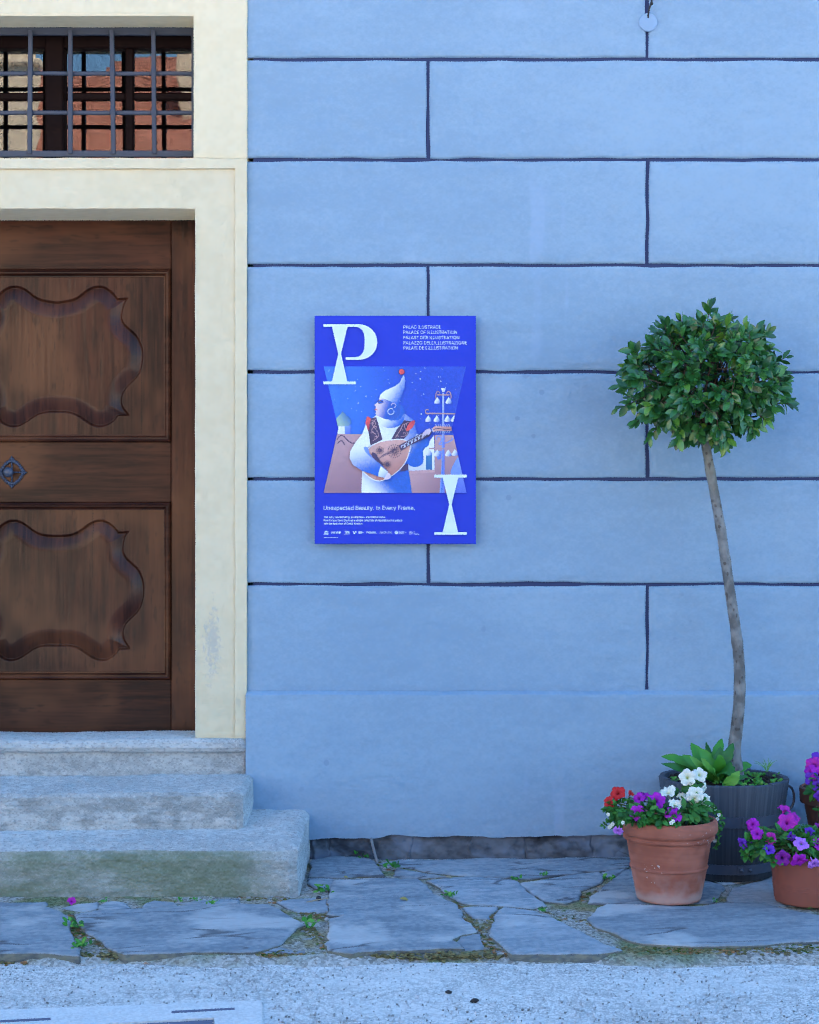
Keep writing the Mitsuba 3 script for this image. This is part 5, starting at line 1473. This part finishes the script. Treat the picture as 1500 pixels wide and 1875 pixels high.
# moss cushions along the joints and the road edge
mrs = np.random.default_rng(9)
class Heap:
    """Many small lumps gathered into one mesh."""
    def __init__(self, lump):
        self.bv, self.bf, self.v, self.c = np.array(lump.vertices), np.array(lump.faces), [], []
    def add(self, centre, size, colour, jag=0.25):
        self.v.append(self.bv * size * (1 + jag * mrs.normal(size=(len(self.bv), 1))) + centre)
        self.c.append(np.tile(colour, (len(self.bv), 1)))
    def shape(self, bsdf):
        n = len(self.bv)
        f = (self.bf[None] + (np.arange(len(self.v)) * n)[:, None, None]).reshape(-1, 3)
        return ply(trimesh.Trimesh(np.vstack(self.v), f, process=False), bsdf, True, color=np.vstack(self.c))
heap = Heap(trimesh.creation.icosphere(1, 1.0))
def moss_at(px, py, n, sx, sy, colour, size=(0.003, 0.008)):
    for _ in range(n):
        yy = min(1778, py + mrs.normal(0, sy))
        z = np.interp(yy, [1748, 1760], [-0.006, -0.022])
        s = mrs.uniform(*size)
        heap.add(G(px + mrs.normal(0, sx), yy, z + s * 0.2), s * np.array((1.4, 1.4, 0.65)), np.array(colour) * mrs.uniform(0.6, 1.4))
RUST, OLIVE, GREEN, GRIT = (0.26, 0.135, 0.065), (0.17, 0.15, 0.075), (0.06, 0.095, 0.022), (0.30, 0.29, 0.28)
for px in range(-20, 1520, 12):
    e = 1752 if 145 < px < 580 else 1757 if px < 145 else 1752 if px < 1130 else 1741
    if 580 < px < 1130: e = 1752
    moss_at(px, e - 1, 8, 10, 4.0, OLIVE, (0.0025, 0.0055))
    if meshkit.noise(np.array([[px / 38.0, 1.5, 2.5]]), 3)[0] > 0.56 or px < 100:
        moss_at(px, e + 1, 12, 7, 3.5, RUST, (0.002, 0.0048))
    if meshkit.noise(np.array([[px / 50.0, 4.5, 2.5]]), 3)[0] > 0.55:
        moss_at(px, e - 3, 6, 8, 4.0, GREEN, (0.002, 0.0045))
for x0, y0, x1, y1, n in ((1110, 1700, 1300, 1738, 90), (128, 1672, 150, 1750, 70), (150, 1712, 215, 1748, 60), (545, 1672, 596, 1680, 90), (560, 1700, 600, 1735, 160), (830, 1655, 905, 1745, 160), (906, 1665, 880, 1720, 40), (440, 1640, 540, 1652, 40), (1000, 1672, 1115, 1700, 40), (680, 1580, 800, 1610, 30), (1065, 1655, 1120, 1612, 40)):
    for k in range(n):
        t = mrs.random()
        moss_at(x0 + (x1 - x0) * t, y0 + (y1 - y0) * t, 2, 5, 3, (OLIVE, RUST, GREEN, GRIT)[mrs.choice(4, p=[0.45, 0.22, 0.13, 0.2])], (0.0025, 0.006))
k = thing("moss", "brown and green moss along the slab joints and road edge", "moss")
labels[k]["kind"] = "stuff"
scene[k] = heap.shape("moss_tint")
for px in range(-20, 1520, 7):
    e = 1754 if px < 1130 else 1745
    moss_at(px, e + 6, 3, 8, 5.0, (OLIVE, GRIT, RUST, GRIT)[mrs.integers(0, 4)], (0.0014, 0.0034))
    moss_at(px, e - 4, 3, 8, 5.0, (OLIVE, GRIT, GREEN, GRIT)[mrs.integers(0, 4)], (0.0016, 0.004))
# loose grit lying on the road
grit_heap = Heap(trimesh.creation.icosphere(0, 1.0))
for _ in range(5200):
    z_ = mrs.uniform(0.0012, 0.0034)
    g = mrs.choice([0.16, 0.3, 0.45, 0.6], p=[0.2, 0.3, 0.28, 0.22])
    grit_heap.add(np.array((mrs.uniform(-1.5, 1.5), -mrs.uniform(1.36, 2.15), -0.0235 + z_ * 0.3)), z_ * mrs.uniform(0.6, 1.3, 3), (g, g, g * 1.02), 0.0)
k = thing("grit", "loose grit lying on the pale road", "grit")
labels[k]["kind"] = "stuff"
scene[k] = grit_heap.shape("moss_tint")

# litter
k = thing("fallen_flower", "fallen magenta flower lying at the foot of the bottom step", "flower")
scene[k] = placed(flower_shape("pink", 2), face_matrix(G(131, 1650, 0.012), (0.2, -0.6, 0.7), 0.014, 1.0))
k = thing("berry", "single black berry on the slab beside the steps", "berry")
m = trimesh.creation.icosphere(3, 0.0082); m.apply_translation(G(583.5, 1645, 0.008)); scene[k] = ply(m, "berry_skin", True)
k = thing("straw_stem", "dry straw stem lying beside the black berry", "straw")
scene[k] = ply(tube([G(561, 1652, 0.008), G(580, 1648, 0.007), G(600, 1645, 0.009)], [0.0012, 0.0022, 0.001], 6), "straw", True)
for lab, px, py, L, mat, a in (("yellow fallen leaf on the broad worn slab", 732, 1646, 0.036, "dry_leaf", 0.1), ("small yellow leaf at the edge of the humped stone", 629, 1606, 0.020, "dry_leaf", 0.3), ("pale curled leaf in the joint behind the centre slab", 816, 1606, 0.030, "straw", 0.0), ("brown dead leaf on the road below the long slab", 262, 1765, 0.022, "dead_leaf", 0.6)):
    k = thing("fallen_leaf", lab, "leaf")
    b = leaf_mesh(L, L * 0.55, 0.35, 0.9, 6)
    b.apply_transform(frame_matrix(G(px, py, 0.010 if py < 1700 else -0.012), (math.cos(a), math.sin(a) * 0.6, 0.1), (0, -0.3, 1)))
    scene[k] = ply(b, mat, True)
for lab, px, py, s in (("black crumb of debris on the road, larger one", 869, 1833, 0.0085), ("black crumb of debris on the road, smaller one", 822, 1817, 0.006), ("dark crumb on the road near the pale slab", 1293.5, 1760, 0.005)):
    k = thing("dark_crumb", lab, "crumb")
    scene[k] = ply(rough(trimesh.creation.icosphere(2, s), 0.01, s * 0.6, 150, int(px)), "black_rubber", True)
    scene[k]["to_world"] = T().translate(list(map(float, G(px, py, -0.019)))).scale([1.3, 0.8, 0.7])

# ================================================================== ACROSS THE STREET (seen mirrored in the panes)
def far(px, py, dist):
    k = (DIST + 0.25 + dist) / 3125.0
    return np.array([(px - 750) * k, 0.25 - dist, EYE - (py - 937.5) * k])
red = thing("red_roof_house", "house across the street with a sunlit red tiled roof, mirrored in the panes", "house")
ridge = far(230, 100, 26)[2]
rx1 = 6.0
eave_y, ridge_y, eave_z = -19.5, -26.0, 5.4
HIP = 2.2
rx0 = far(212, 0, 26)[0] - HIP
part(red, "wall", ply(box(rx0 + 0.6, rx1 - 0.4, -33.0, -20.0, -0.1, eave_z + 0.1), "far_shaded_wall"))
def tiled(x0, x1, hip, y0, y1, z0, z1, rows_):
    v, f = [], []
    for i in range(rows_):
        for x in (0, 1):
            for t, h in ((i / rows_, 0.07), ((i + 1) / rows_, 0.0)):
                xl = x0 + t * hip
                v.append((xl + (x1 - xl) * x, y0 + (y1 - y0) * t, z0 + (z1 - z0) * t + h))
        k = i * 4
        f += [(k, k + 2, k + 3), (k, k + 3, k + 1)]
        if i:
            p_ = k - 4
            f += [(p_ + 1, p_ + 3, k + 2), (p_ + 1, k + 2, k)]
    return trimesh.Trimesh(v, f, process=False)
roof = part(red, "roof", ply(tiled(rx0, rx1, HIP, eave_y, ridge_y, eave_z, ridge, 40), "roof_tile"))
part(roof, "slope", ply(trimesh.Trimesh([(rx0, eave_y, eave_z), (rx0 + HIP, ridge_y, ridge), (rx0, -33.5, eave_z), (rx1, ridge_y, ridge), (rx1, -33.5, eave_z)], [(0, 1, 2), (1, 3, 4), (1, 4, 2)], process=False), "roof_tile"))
# the lower wing to the left
wz = far(100, 126, 29)[2]
part(red, "wing_wall", ply(box(-15, rx0 + 1.5, -34.0, -21.5, -0.1, 5.6), "far_shaded_wall"))
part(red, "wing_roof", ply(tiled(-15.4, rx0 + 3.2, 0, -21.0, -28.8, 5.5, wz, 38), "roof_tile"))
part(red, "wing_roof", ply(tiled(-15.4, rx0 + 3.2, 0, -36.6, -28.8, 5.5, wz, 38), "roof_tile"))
ch = far(346, 112, 24)
part(roof, "chimney", ply(cbox(ch[0] - 0.12, ch[0] + 0.55, -24.2, -23.4, 6.5, far(340, 95, 24)[2], 0.02), "far_plaster"))
pale = thing("pale_house", "tall pale plastered house across the street, mirrored in the left pane", "house")
corner = far(74, 0, 19)
turn = trimesh.transformations.rotation_matrix(-0.27, (0, 0, 1), (corner[0], corner[1], 0))
def turned(m):
    m.apply_transform(turn)
    return m
part(pale, "wall", ply(turned(box(corner[0] - 9, corner[0], corner[1] - 8, corner[1], -0.1, 12)), "far_plaster"))
for zz in (7.9, 8.25, 8.9):
    part(pale, "cornice", ply(turned(cbox(corner[0] - 9, corner[0] + 0.1, corner[1] - 0.05, corner[1] + 0.14, zz, zz + 0.13, 0.03)), "far_plaster"))
